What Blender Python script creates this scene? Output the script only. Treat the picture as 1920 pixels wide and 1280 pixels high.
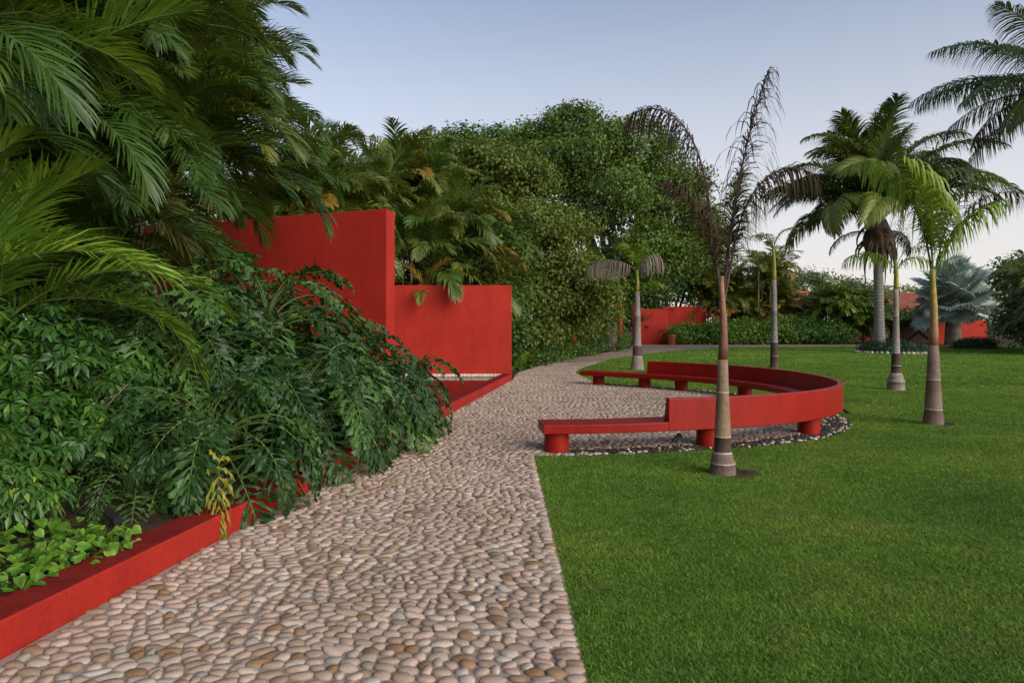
import bpy, math, random
import numpy as np
from mathutils import Vector
from mathutils.geometry import tessellate_polygon
for o in list(bpy.data.objects): bpy.data.objects.remove(o)
SC = bpy.context.scene
COL = SC.collection
R = math.radians
# ---------------------------------------------------------------- camera
F, HZ, CH = 1280.0, 607.0, 1.70          # focal length in pixels of a 1920 frame, horizon row, eye height
cam_d = bpy.data.cameras.new('camera'); cam = bpy.data.objects.new('camera', cam_d); COL.objects.link(cam)
cam.location = (0, 0, CH); cam.rotation_euler = (R(90), 0, 0)
cam_d.sensor_width = 36; cam_d.lens = 24; cam_d.shift_y = -33/1920; cam_d.clip_end = 2000; cam_d.clip_start = .05
SC.camera = cam
# ---------------------------------------------------------------- sky, sun, exposure
SUN_EL, SUN_AZ = 25, 134                  # degrees; azimuth clockwise from the view direction (+Y)
w = bpy.data.worlds.new('World'); SC.world = w; w.use_nodes = True
nt = w.node_tree; nt.nodes.clear()
sky = nt.nodes.new('ShaderNodeTexSky'); sky.sky_type = 'NISHITA'; sky.sun_disc = False
sky.sun_elevation = R(SUN_EL); sky.sun_rotation = R(SUN_AZ)
sky.altitude = 0; sky.air_density = 1.0; sky.dust_density = 1.0; sky.ozone_density = 2.0
tint = nt.nodes.new('ShaderNodeMix'); tint.data_type = 'RGBA'; tint.blend_type = 'MULTIPLY'; tint.inputs[0].default_value = 1; tint.inputs[7].default_value = (.80, .735, .715, 1)
hs = nt.nodes.new('ShaderNodeHueSaturation'); hs.inputs['Saturation'].default_value = .95; hs.inputs['Value'].default_value = .8
# pale dusk haze low over the whole horizon
geo = nt.nodes.new('ShaderNodeTexCoord'); sx = nt.nodes.new('ShaderNodeSeparateXYZ'); mr = nt.nodes.new('ShaderNodeMapRange'); mr.interpolation_type = 'SMOOTHSTEP'
mr.inputs[1].default_value = -.05; mr.inputs[2].default_value = .60; mr.inputs[3].default_value = .92; mr.inputs[4].default_value = 0
hz = nt.nodes.new('ShaderNodeMix'); hz.data_type = 'RGBA'; hz.inputs[7].default_value = (2.98, 2.80, 2.74, 1)
bg = nt.nodes.new('ShaderNodeBackground'); bg.inputs[1].default_value = .15
wo = nt.nodes.new('ShaderNodeOutputWorld')
L_ = nt.links.new
L_(sky.outputs[0], tint.inputs[6]); L_(tint.outputs[2], hs.inputs['Color']); L_(geo.outputs['Generated'], sx.inputs[0]); L_(sx.outputs[2], mr.inputs[0])
L_(mr.outputs[0], hz.inputs[0]); L_(hs.outputs[0], hz.inputs[6]); L_(hz.outputs[2], bg.inputs[0]); L_(bg.outputs[0], wo.inputs[0])
sd = bpy.data.lights.new('sun', 'SUN'); sd.energy = 2.2; sd.angle = R(55); sd.color = (1, .93, .84)
sun = bpy.data.objects.new('sun', sd); COL.objects.link(sun)
sv = Vector((math.sin(R(SUN_AZ))*math.cos(R(SUN_EL)), math.cos(R(SUN_AZ))*math.cos(R(SUN_EL)), math.sin(R(SUN_EL))))
sun.rotation_euler = sv.to_track_quat('Z', 'Y').to_euler(); sun.location = (20, -20, 30)
vs = SC.view_settings; vs.view_transform = 'Standard'; vs.look = 'None'; vs.exposure = 1.0; vs.gamma = 1
SC.render.engine = 'CYCLES'
# ---------------------------------------------------------------- helpers
def G(px, py, z=0.):                      # pixel of the 1920 photo -> point at height z
    D = F*(CH-z)/(py-HZ); return np.array(((px-960)/F*D, D, z))
def A(px, py, D): return np.array(((px-960)/F*D, D, CH-(py-HZ)/F*D))
def nrm(v): v = np.asarray(v, float); return v/(np.linalg.norm(v, axis=-1, keepdims=True)+1e-9)

class Buf:
    def __init__(s): s.V = []; s.Fs = []; s.M = []; s.T = []; s.n = 0
    def add(s, V, faces, mi=0, tint=0.5):
        V = np.asarray(V, float).reshape(-1, 3); s.V.append(V)
        s.T.append(np.broadcast_to(np.asarray(tint, float), (len(V),)))
        if isinstance(faces, np.ndarray): s.Fs.append((faces+s.n, mi))
        else:
            by = {}
            for f in faces: by.setdefault(len(f), []).append(f)
            for k, a in by.items(): s.Fs.append((np.array(a)+s.n, mi))
        s.n += len(V)
    def box(s, c, d, mi=0, tint=.5, rz=0.):
        x, y, z = np.asarray(d)/2.
        V = np.array([(-x,-y,-z),(x,-y,-z),(x,y,-z),(-x,y,-z),(-x,-y,z),(x,-y,z),(x,y,z),(-x,y,z)], float)
        if rz: V[:, :2] = V[:, :2] @ np.array([[math.cos(rz), math.sin(rz)], [-math.sin(rz), math.cos(rz)]])
        s.add(V+np.asarray(c), [(0,3,2,1),(4,5,6,7),(0,1,5,4),(1,2,6,5),(2,3,7,6),(3,0,4,7)], mi, tint)
    def prism(s, poly, z0, z1, mi=0):     # poly of xy corners, counter-clockwise
        p = np.asarray(poly, float); n = len(p)
        V = np.vstack([np.c_[p, np.full(n, z0)], np.c_[p, np.full(n, z1)]])
        fs = [tuple(range(n-1, -1, -1)), tuple(range(n, 2*n))]+[(i, (i+1) % n, n+(i+1) % n, n+i) for i in range(n)]
        s.add(V, fs, mi)
    def tube(s, P, rad, n=6, mi=0, tint=.5, cap=True):
        P = np.asarray(P, float); m = len(P); rad = np.broadcast_to(np.asarray(rad, float), (m,))
        T = np.gradient(P, axis=0); T = nrm(T)
        ref = np.array((0., 1., 0.)) if abs(T[:, 1]).max() < .8 else (np.array((1., 0, 0)) if abs(T[:, 0]).max() < .8 else np.array((.3, .5, .81)))
        U = nrm(np.cross(T, ref)); W = np.cross(T, U)
        a = np.arange(n)*2*np.pi/n
        V = P[:, None]+rad[:, None, None]*(np.cos(a)[None, :, None]*U[:, None]+np.sin(a)[None, :, None]*W[:, None])
        fs = [(i*n+j, i*n+(j+1) % n, (i+1)*n+(j+1) % n, (i+1)*n+j) for i in range(m-1) for j in range(n)]
        if cap: fs += [tuple(range(n-1, -1, -1)), tuple((m-1)*n+j for j in range(n))]
        if np.ndim(tint): tint = np.repeat(tint, n)
        s.add(V.reshape(-1, 3), fs, mi, tint)
    def lathe(s, prof, c=(0, 0, 0), n=20, mi=0, tint=None):
        prof = np.asarray(prof, float); a = np.arange(n)*2*np.pi/n; m = len(prof)
        V = np.stack([prof[:, 0:1]*np.cos(a), prof[:, 0:1]*np.sin(a), np.repeat(prof[:, 1:2], n, 1)], -1).reshape(-1, 3)+np.asarray(c)
        fs = [(i*n+j, i*n+(j+1) % n, (i+1)*n+(j+1) % n, (i+1)*n+j) for i in range(m-1) for j in range(n)]
        fs += [tuple(range(n-1, -1, -1)), tuple((m-1)*n+j for j in range(n))]
        s.add(V, fs, mi, .5 if tint is None else np.repeat(tint, n))
    def mesh(s, name, mats, smooth=False):
        me = bpy.data.meshes.new(name); V = np.vstack(s.V)
        me.vertices.add(len(V)); me.vertices.foreach_set('co', V.astype(np.float32).ravel())
        tot = np.concatenate([np.full(len(f), f.shape[1]) for f, _ in s.Fs]); loops = np.concatenate([f.ravel() for f, _ in s.Fs])
        mi = np.concatenate([np.full(len(f), m) for f, m in s.Fs])
        me.loops.add(len(loops)); me.loops.foreach_set('vertex_index', loops.astype(np.int32))
        me.polygons.add(len(tot)); st = np.concatenate([[0], np.cumsum(tot)[:-1]])
        me.polygons.foreach_set('loop_start', st.astype(np.int32)); me.polygons.foreach_set('loop_total', tot.astype(np.int32))
        me.polygons.foreach_set('material_index', mi.astype(np.int32))
        me.polygons.foreach_set('use_smooth', np.full(len(tot), bool(smooth)))
        at = me.attributes.new('tint', 'FLOAT', 'POINT'); at.data.foreach_set('value', np.concatenate(s.T).astype(np.float32))
        for m in (mats if isinstance(mats, (list, tuple)) else [mats]): me.materials.append(m)
        me.update(calc_edges=True); me.validate(); return me
    def obj(s, name, mats, parent=None, smooth=False, loc=None): return link(name, s.mesh(name, mats, smooth), parent, loc)

def link(name, me, parent=None, loc=None, rot=None, sc=None):
    o = bpy.data.objects.new(name, me); COL.objects.link(o)
    if parent: o.parent = parent
    if loc is not None: o.location = loc
    if rot is not None: o.rotation_euler = rot
    if sc is not None: o.scale = (sc,)*3 if np.isscalar(sc) else sc
    return o
def root(name, loc, label, cat, group=None, rz=0):
    o = link(name, None, None, loc, (0, 0, rz)); o.empty_display_size = .2; return tag(o, label, cat, group)
def tag(o, label, cat, group=None, kind=None):
    if label: o['label'] = label
    if cat: o['category'] = cat
    if group: o['group'] = group
    if kind: o['kind'] = kind
    return o
def struct(o): o['kind'] = 'structure'; return o
def bevel(o, wd=.01, seg=2):
    m = o.modifiers.new('bevel', 'BEVEL'); m.width = wd; m.segments = seg; m.limit_method = 'ANGLE'; return o
def setmat(o, m):
    o.material_slots[0].link = 'OBJECT'; o.material_slots[0].material = m

# ---------------------------------------------------------------- materials
def mat(name, rough=.6, spec=.4):
    m = bpy.data.materials.new(name); m.use_nodes = True; t = m.node_tree; b = t.nodes['Principled BSDF']
    b.inputs['Roughness'].default_value = rough; b.inputs['Specular IOR Level'].default_value = spec
    return m, t, b
def nd(t, ty, **kw):
    n = t.nodes.new(ty)
    for k, v in kw.items(): setattr(n, k, v)
    return n
def noise(t, scale, detail=4, rough=.6, vec=None, dist=0):
    n = nd(t, 'ShaderNodeTexNoise'); n.inputs['Scale'].default_value = scale; n.inputs['Detail'].default_value = detail
    n.inputs['Roughness'].default_value = rough; n.inputs['Distortion'].default_value = dist
    if vec is None:
        tc = nd(t, 'ShaderNodeTexCoord'); vec = tc.outputs['Object']
    t.links.new(vec, n.inputs['Vector']); return n.outputs[0]
def ramp(t, fac, stops):
    r = nd(t, 'ShaderNodeValToRGB'); e = r.color_ramp.elements
    while len(e) < len(stops): e.new(.5)
    for x, (p, c) in zip(e, stops): x.position = p; x.color = (*c, 1)
    t.links.new(fac, r.inputs[0]); return r.outputs[0]
def mixc(t, fac, a, b, mode='MIX'):
    n = nd(t, 'ShaderNodeMix', data_type='RGBA', blend_type=mode)
    for s, v in ((0, fac), (6, a), (7, b)):
        if hasattr(v, 'is_output'): t.links.new(v, n.inputs[s])
        elif s == 0: n.inputs[0].default_value = v
        else: n.inputs[s].default_value = (*v, 1)
    return n.outputs[2]
def bump(t, b, h, strength=.3, dist=.02):
    n = nd(t, 'ShaderNodeBump'); n.inputs['Strength'].default_value = strength; n.inputs['Distance'].default_value = dist
    t.links.new(h, n.inputs['Height']); t.links.new(n.outputs[0], b.inputs['Normal'])
def maprange(t, v, a, b, c, d):
    n = nd(t, 'ShaderNodeMapRange')
    for i, x in enumerate((a, b, c, d)): n.inputs[i+1].default_value = x
    t.links.new(v, n.inputs[0]); return n.outputs[0]

def foliage(name, dark, light, alt=None, rough=.42, trans=.28, spec=.35, vary=.25):
    m, t, b = mat(name, rough, spec)
    at = nd(t, 'ShaderNodeAttribute', attribute_name='tint')
    st = [(0, dark), (.75, light)]+([(1, alt)] if alt else [])
    c = ramp(t, at.outputs['Fac'], st)
    oi = nd(t, 'ShaderNodeObjectInfo'); v = maprange(t, oi.outputs['Random'], 0, 1, 1-vary, 1+vary)
    hsv = nd(t, 'ShaderNodeHueSaturation'); t.links.new(v, hsv.inputs['Value']); t.links.new(c, hsv.inputs['Color'])
    h2 = maprange(t, oi.outputs['Random'], 0, 1, .515, .485); t.links.new(h2, hsv.inputs['Hue'])
    t.links.new(hsv.outputs[0], b.inputs['Base Color'])
    tr = nd(t, 'ShaderNodeBsdfTranslucent'); t.links.new(mixc(t, .5, hsv.outputs[0], (.16, .22, .01)), tr.inputs['Color'])
    mx = nd(t, 'ShaderNodeMixShader'); mx.inputs[0].default_value = trans
    out = [n for n in t.nodes if n.type == 'OUTPUT_MATERIAL'][0]
    t.links.new(b.outputs[0], mx.inputs[1]); t.links.new(tr.outputs[0], mx.inputs[2]); t.links.new(mx.outputs[0], out.inputs[0])
    return m
def stem_mat(name, stops, rough=.75, scale=1.):
    m, t, b = mat(name, rough, .25)
    at = nd(t, 'ShaderNodeAttribute', attribute_name='tint')
    c = ramp(t, at.outputs['Fac'], stops)
    n = noise(t, 14*scale, 5, .7); c = mixc(t, .75, c, ramp(t, n, [(.3, (.45, .42, .4)), (.7, (1.15, 1.12, 1.08))]), 'MULTIPLY')
    t.links.new(c, b.inputs['Base Color'])
    tc = nd(t, 'ShaderNodeTexCoord'); mp = nd(t, 'ShaderNodeMapping'); mp.inputs['Scale'].default_value = (18, 18, 2.5)
    t.links.new(tc.outputs['Object'], mp.inputs[0]); bump(t, b, noise(t, 2.2, 5, .7, mp.outputs[0]), .5, .02)
    return m
def red_plaster(name, c0, c1, rough=.7, spec=.14, stain=True, bs=.25):
    m, t, b = mat(name, rough, spec)
    n1 = noise(t, 1.1, 6, .62); c = ramp(t, n1, [(.3, c0), (.7, c1)])
    n2 = noise(t, 26, 6, .7); c = mixc(t, .3, c, ramp(t, n2, [(.35, (.55, .5, .5)), (.62, (1.1, 1.1, 1.1))]), 'MULTIPLY')
    if stain:
        tc = nd(t, 'ShaderNodeTexCoord'); mp = nd(t, 'ShaderNodeMapping'); mp.inputs['Scale'].default_value = (2.2, 2.2, .6)
        t.links.new(tc.outputs['Object'], mp.inputs[0])
        c = mixc(t, .3, c, ramp(t, noise(t, 2, 6, .65, mp.outputs[0]), [(.36, (.62, .56, .55)), (.6, (1.06, 1.06, 1.06))]), 'MULTIPLY')
    t.links.new(c, b.inputs['Base Color'])
    t.links.new(ramp(t, n2, [(.2, (rough-.12,)*3), (.8, (rough+.1,)*3)]), b.inputs['Roughness'])
    bump(t, b, n2, bs, .01); return m
def simple(name, c0, c1, scale=8, rough=.7, spec=.3, b_=.3, bd=.01):
    m, t, b = mat(name, rough, spec); n = noise(t, scale, 6, .65)
    t.links.new(ramp(t, n, [(.3, c0), (.7, c1)]), b.inputs['Base Color']); bump(t, b, n, b_, bd); return m

M = {}
M['wall_red'] = red_plaster('wall_red_plaster', (.32, .021, .013), (.39, .028, .017))
M['bench_red'] = red_plaster('bench_red_paint', (.215, .009, .005), (.265, .013, .007), .42, .16, True, .12)
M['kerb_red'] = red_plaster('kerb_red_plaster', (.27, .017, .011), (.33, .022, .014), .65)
M['soil'] = simple('soil_mulch', (.018, .012, .008), (.075, .05, .032), 9, .95, .1, 1, .05)
M['mortar'] = simple('path_mortar', (.22, .175, .135), (.33, .265, .21), 30, .95, .1, .6, .01)
M['black'] = simple('black_plastic', (.008, .008, .009), (.016, .016, .018), 40, .4, .5, .1)
M['terracotta'] = simple('terracotta', (.24, .07, .03), (.36, .12, .05), 12, .8)
M['roof'] = simple('roof_tile_clay', (.22, .06, .035), (.42, .15, .09), 3, .8)
M['tile'] = simple('pale_tile', (.45, .38, .30), (.68, .60, .50), 14, .6)
M['wood'] = simple('dark_gate_wood', (.03, .012, .008), (.06, .022, .015), 10, .7)
M['cable'] = simple('cable_black', (.02, .02, .02), (.03, .03, .03), 5)
M['glass_lens'] = simple('lamp_lens', (.02, .02, .025), (.03, .03, .035), 5, .1, .6)
# foliage
M['areca'] = foliage('areca_leaf', (0.026, 0.062, 0.010), (0.066, 0.128, 0.018), (0.170, 0.170, 0.022))
M['areca_bright'] = foliage('areca_leaf_bright', (0.085, 0.175, 0.014), (0.170, 0.280, 0.024), (0.320, 0.330, 0.035), trans=.35)
M['areca_olive'] = foliage('areca_leaf_olive', (0.070, 0.098, 0.015), (0.135, 0.165, 0.026), (0.260, 0.200, 0.030), vary=.35)
M['areca_yellow'] = foliage('areca_leaf_yellowed', (.16, .11, .015), (.26, .15, .02), (.30, .12, .02))
M['coco'] = foliage('coconut_leaf', (0.026, 0.052, 0.012), (0.055, 0.090, 0.018), (0.120, 0.110, 0.025), trans=.2)
M['talltree'] = foliage('tall_palm_leaf', (0.040, 0.070, 0.014), (0.082, 0.122, 0.022), (0.170, 0.150, 0.030), trans=.22)
M['lime'] = foliage('young_palm_leaf', (0.110, 0.190, 0.014), (0.220, 0.320, 0.022), (0.330, 0.340, 0.050), trans=.35)
M['dead'] = foliage('dead_frond', (0.032, 0.020, 0.013), (0.075, 0.048, 0.033), (0.130, 0.090, 0.055), rough=.9, trans=.06, spec=.1)
M['deadgrey'] = foliage('dead_grey_frond', (0.160, 0.120, 0.100), (0.270, 0.220, 0.190), (0.330, 0.280, 0.240), rough=.9, trans=.08, spec=.1)
M['philo'] = foliage('philodendron_leaf', (0.014, 0.042, 0.009), (0.040, 0.100, 0.016), (0.085, 0.170, 0.028), rough=.4, trans=.18, spec=.3, vary=.5)
M['philo_yellow'] = foliage('philodendron_leaf_yellow', (0.095, 0.130, 0.012), (0.240, 0.220, 0.018), (0.360, 0.260, 0.030), trans=.3)
M['scheff'] = foliage('schefflera_leaf', (0.022, 0.066, 0.012), (0.062, 0.145, 0.018), (0.200, 0.290, 0.030), rough=.35, trans=.22, spec=.42)
M['pothos'] = foliage('pothos_leaf', (0.045, 0.130, 0.014), (0.140, 0.280, 0.030), (0.320, 0.380, 0.100), rough=.35, trans=.25)
M['treedark'] = foliage('dense_tree_leaf', (0.034, 0.070, 0.012), (0.080, 0.145, 0.018), (0.120, 0.180, 0.025), trans=.25)
M['treemid'] = foliage('mid_tree_leaf', (0.055, 0.088, 0.014), (0.130, 0.175, 0.024), (0.220, 0.235, 0.035), trans=.28)
M['treeolive'] = foliage('olive_tree_leaf', (0.050, 0.082, 0.012), (0.125, 0.165, 0.022), (0.280, 0.245, 0.035), trans=.28)
M['treefar'] = foliage('far_tree_leaf', (.06, .085, .03), (.11, .14, .05), (.16, .17, .07), trans=.25)
M['hedge'] = foliage('hedge_leaf', (0.034, 0.095, 0.011), (0.088, 0.190, 0.018), (0.190, 0.280, 0.030), rough=.4)
M['under'] = foliage('undergrowth_leaf', (0.020, 0.055, 0.010), (0.048, 0.110, 0.017), (0.085, 0.160, 0.022))
M['fern'] = foliage('fern_leaf', (.05, .13, .012), (.11, .22, .02), (.18, .28, .03), trans=.3)
M['silver'] = foliage('silver_fan_leaf', (0.200, 0.260, 0.230), (0.360, 0.430, 0.380), (0.440, 0.500, 0.450), rough=.5, trans=.15)
M['bed'] = foliage('low_bed_leaf', (.010, .034, .010), (.024, .062, .016), (.04, .08, .02))
M['petiole'] = stem_mat('green_petiole', [(0, (.05, .09, .02)), (1, (.10, .15, .03))], .5)
M['areca_stem'] = stem_mat('areca_stem', [(0, (.07, .075, .03)), (.5, (.16, .145, .065)), (1, (.24, .20, .11))], .6, 2)
M['bark'] = stem_mat('tree_bark', [(0, (.06, .045, .03)), (1, (.13, .10, .07))])
M['twig'] = stem_mat('shrub_branch', [(0, (.12, .08, .05)), (1, (.20, .14, .085))])
M['young_trunk'] = stem_mat('young_palm_trunk', [(0, (.045, .028, .022)), (.25, (.17, .12, .10)), (.5, (.24, .17, .10)), (.75, (.22, .20, .18)), (1, (.42, .37, .33))])
M['sheath'] = stem_mat('palm_crown_sheath', [(0, (.13, .05, .03)), (.35, (.26, .14, .08)), (.7, (.33, .26, .04)), (1, (.16, .22, .03))], .5)
M['grey_trunk'] = stem_mat('grey_ringed_trunk', [(0, (.10, .095, .09)), (1, (.27, .255, .25))], .85, .5)
M['fibre'] = stem_mat('palm_boot_fibre', [(0, (.05, .035, .028)), (1, (.15, .115, .095))], .95)
M['silver_trunk'] = stem_mat('silver_palm_trunk', [(0, (.12, .11, .10)), (1, (.30, .27, .24))], .85, .5)
def stone_mat():
    m, t, b = mat('river_pebble', .62, .3)
    at = nd(t, 'ShaderNodeAttribute', attribute_name='tint')
    c = ramp(t, at.outputs['Fac'], [(0, (.13, .075, .035)), (.06, (.26, .155, .08)), (.16, (.25, .18, .125)), (.4, (.335, .25, .188)), (.7, (.365, .27, .215)), (.86, (.44, .355, .285)), (.93, (.28, .25, .21)), (1, (.46, .41, .35))])
    geo = nd(t, 'ShaderNodeNewGeometry')
    n = noise(t, 60, 6, .7, geo.outputs['Position']); c = mixc(t, .6, c, ramp(t, n, [(.3, (.68, .64, .6)), (.65, (1.12, 1.12, 1.12))]), 'MULTIPLY')
    n2 = noise(t, .5, 3, .5, geo.outputs['Position']); c = mixc(t, .5, c, ramp(t, n2, [(.3, (.78, .74, .70)), (.65, (1.08, 1.06, 1.06))]), 'MULTIPLY')
    t.links.new(c, b.inputs['Base Color']); bump(t, b, n, .25, .006); return m
M['stone'] = stone_mat(); M['gravel'] = M['stone'].copy(); M['gravel'].name = 'bench_gravel'
for n_ in M['gravel'].node_tree.nodes:
    if n_.type == 'VALTORGB' and len(n_.color_ramp.elements) == 8:
        for e_, c_ in zip(n_.color_ramp.elements, [(.045, .036, .03)]*2+[(.10, .08, .06)]+[(.34, .30, .25)]*2+[(.46, .42, .36)]*3): e_.color = (*c_, 1)
def far_path_mat():
    m, t, b = mat('far_pebbles', .75, .2)
    geo = nd(t, 'ShaderNodeNewGeometry')
    v = nd(t, 'ShaderNodeTexVoronoi'); v.inputs['Scale'].default_value = 10; t.links.new(geo.outputs['Position'], v.inputs['Vector'])
    c = ramp(t, v.outputs['Color'], [(0, (.30, .22, .16)), (1, (.46, .36, .28))])
    c = mixc(t, 1, c, ramp(t, v.outputs['Distance'], [(.25, (1, 1, 1)), (.7, (.35, .33, .3))]), 'MULTIPLY')
    t.links.new(c, b.inputs['Base Color'])
    bump(t, b, ramp(t, v.outputs['Distance'], [(.1, (1, 1, 1)), (.7, (0, 0, 0))]), .8, .03); return m
M['farpath'] = far_path_mat()
def grass_mat(blade):
    m, t, b = mat('grass_blade' if blade else 'lawn_turf', .6, .25)
    geo = nd(t, 'ShaderNodeNewGeometry'); p = geo.outputs['Position']
    n = noise(t, .55, 5, .65, p); n2 = noise(t, 5, 4, .7, p)
    c = ramp(t, n, [(.28, (.072, .155, .026)), (.48, (.112, .208, .031)), (.72, (.190, .268, .044))])
    c = mixc(t, .6, c, ramp(t, n2, [(.3, (.72, .74, .7)), (.7, (1.2, 1.2, 1.1))]), 'MULTIPLY')
    n3 = noise(t, 1.3, 6, .75, p, .6); c = mixc(t, ramp(t, n3, [(.55, (0, 0, 0)), (.72, (.65, .65, .65))]), c, (.20, .185, .062))
    if blade:
        at = nd(t, 'ShaderNodeAttribute', attribute_name='tint')
        c = mixc(t, 1, c, ramp(t, at.outputs['Fac'], [(0, (.62, .64, .62)), (.8, (1.25, 1.25, 1.2)), (.94, (1.5, 1.45, 1.4)), (1, (3.0, 1.8, 2.4))]), 'MULTIPLY')
        tr = nd(t, 'ShaderNodeBsdfTranslucent'); t.links.new(c, tr.inputs['Color']); mx = nd(t, 'ShaderNodeMixShader'); mx.inputs[0].default_value = .25
        out = [x for x in t.nodes if x.type == 'OUTPUT_MATERIAL'][0]
        t.links.new(b.outputs[0], mx.inputs[1]); t.links.new(tr.outputs[0], mx.inputs[2]); t.links.new(mx.outputs[0], out.inputs[0])
    else:
        n4 = noise(t, 45, 5, .8, p); c = mixc(t, .8, c, ramp(t, n4, [(.3, (.5, .5, .5)), (.7, (1.25, 1.25, 1.2))]), 'MULTIPLY'); bump(t, b, n4, .8, .05)
    t.links.new(c, b.inputs['Base Color']); return m
M['turf'] = grass_mat(False); M['grass'] = grass_mat(True)
def water_mat():
    m = bpy.data.materials.new('pool_water'); m.use_nodes = True; t = m.node_tree; t.nodes.clear()
    out = nd(t, 'ShaderNodeOutputMaterial'); g = nd(t, 'ShaderNodeBsdfGlossy'); g.inputs['Roughness'].default_value = .04
    tp = nd(t, 'ShaderNodeBsdfTransparent'); tp.inputs[0].default_value = (.75, .72, .7, 1)
    fr = nd(t, 'ShaderNodeFresnel'); fr.inputs[0].default_value = 1.33; mx = nd(t, 'ShaderNodeMixShader')
    bp = nd(t, 'ShaderNodeBump'); bp.inputs['Strength'].default_value = .06; bp.inputs['Distance'].default_value = .02
    t.links.new(noise(t, 6, 3), bp.inputs['Height']); t.links.new(bp.outputs[0], g.inputs['Normal']); t.links.new(bp.outputs[0], fr.inputs['Normal'])
    t.links.new(fr.outputs[0], mx.inputs[0]); t.links.new(tp.outputs[0], mx.inputs[1]); t.links.new(g.outputs[0], mx.inputs[2]); t.links.new(mx.outputs[0], out.inputs[0])
    return m
def darker_top(m):  # darkens the base colour on upward faces, mottled by noise
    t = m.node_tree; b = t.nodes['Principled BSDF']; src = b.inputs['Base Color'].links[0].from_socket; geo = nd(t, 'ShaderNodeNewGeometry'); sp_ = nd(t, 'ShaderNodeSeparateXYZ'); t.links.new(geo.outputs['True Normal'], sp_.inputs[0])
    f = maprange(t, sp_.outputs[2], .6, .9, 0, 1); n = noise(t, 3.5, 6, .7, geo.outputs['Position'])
    darkened = mixc(t, 1, src, ramp(t, n, [(.3, (.42, .50, .60)), (.65, (.66, .72, .85))]), 'MULTIPLY'); t.links.new(mixc(t, f, src, darkened), b.inputs['Base Color'])
darker_top(M['kerb_red'])
M['water'] = water_mat()
for k_, s_ in (('turf', 0.), ('grass', .1)): M[k_].node_tree.nodes['Principled BSDF'].inputs['Specular IOR Level'].default_value = s_

# ---------------------------------------------------------------- plan of the garden
def inpoly(P, poly):
    x, y = P[:, 0], P[:, 1]; ins = np.zeros(len(P), bool); q = np.asarray(poly); n = len(q); j = n-1
    for i in range(n):
        c = ((q[i, 1] > y) != (q[j, 1] > y)) & (x < (q[j, 0]-q[i, 0])*(y-q[i, 1])/(q[j, 1]-q[i, 1]+1e-12)+q[i, 0])
        ins ^= c; j = i
    return ins
def distpoly(P, line):
    d = np.full(len(P), 1e9); q = np.asarray(line)
    for a, b in zip(q[:-1], q[1:]):
        ab = b-a; t = np.clip(((P-a)@ab)/(ab@ab+1e-12), 0, 1); d = np.minimum(d, np.linalg.norm(P-(a+t[:, None]*ab), axis=1))
    return d
def smooth_curve(P, n):
    P = np.asarray(P, float); k = len(P); out = []
    Q = np.vstack([2*P[0]-P[1], P, 2*P[-1]-P[-2]])
    for u in np.linspace(0, k-1-1e-6, n):
        i = int(u); f = u-i; a, b, c, d = Q[i:i+4]
        out.append(.5*((2*b)+(-a+c)*f+(2*a-5*b+4*c-d)*f*f+(-a+3*b-3*c+d)*f**3))
    return np.array(out)
K0 = np.array((-2.59, 3.45)); K1 = np.array((0., 20.7)); KD = (K1-K0)/np.linalg.norm(K1-K0); KN = np.array((-KD[1], KD[0]))   # kerb line, KN points to the bed
def kerb(D): return K0+(K1-K0)*((D-K0[1])/(K1[1]-K0[1]))
bench_out = smooth_curve([(.41, 8.89), (1.25, 8.97), (2.14, 9.17), (2.98, 9.40), (3.79, 9.74), (4.47, 10.17), (5.05, 10.72), (5.5, 11.36), (5.82, 12.1), (6.0, 12.95), (6.05, 13.85), (5.98, 14.8),
                          (5.72, 15.75), (5.28, 16.65), (4.65, 17.5), (3.85, 18.3), (2.95, 19.05), (2.25, 19.62)], 140)
def offset(P, d):                        # + d = outwards (to the right of travel)
    T = nrm(np.gradient(P, axis=0)); return P+np.c_[T[:, 1], -T[:, 0]]*d
edge_near = np.array([(.39, 1.0), G(1103, 1280)[:2], G(1050, 1050)[:2], (.285, 8.8)])
gr_out = offset(bench_out, .13)[2:-1]
edge_far = np.array([G(a, b)[:2] for a, b in [(1079, 699), (1085, 693), (1097, 688), (1137, 675), (1191, 666), (1246, 658.5), (1299, 654.8), (1349, 652.8), (1430, 651), (1500, 650), (1570, 649)]])
lawn_left = np.vstack([edge_near, gr_out, edge_far])
lawn_poly = np.vstack([lawn_left, [(40, 53), (70, 56), (70, 1)]])
path_left = np.array([kerb(1.0), kerb(20.7)]+[G(a, b)[:2] for a, b in [(968, 700), (1014, 683), (1080, 670), (1137, 660.5), (1180, 653), (1188, 646)]])
path_poly = np.vstack([path_left, [(30, 57.)], [(40, 53)], lawn_left[::-1]])
def sheet(name, poly, z, m, parent=None):
    p = [Vector((*q, 0)) for q in poly]; tr = tessellate_polygon([p]); b = Buf()
    b.add(np.c_[np.asarray(poly), np.full(len(poly), z)], np.array([t if (p[t[1]]-p[t[0]]).cross(p[t[2]]-p[t[0]]).z > 0 else t[::-1] for t in tr]))
    return b.obj(name, m, parent)
g = Buf(); g.add([(-600, -60, -.03), (600, -60, -.03), (600, 1000, -.03), (-600, 1000, -.03)], [(0, 1, 2, 3)]); struct(g.obj('ground', M['soil']))
lawn = struct(sheet('lawn', lawn_poly, 0, M['turf']))
near_poly = path_poly
path = struct(sheet('pebble_path', path_poly, 0, M['mortar']))
far_poly = np.vstack([[q for q in path_left if q[1] > 27], [(30, 57.), (40, 53)], [q for q in edge_far[::-1] if q[1] > 27]])
fp = struct(sheet('far_path', far_poly, .004, M['farpath']))

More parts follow.
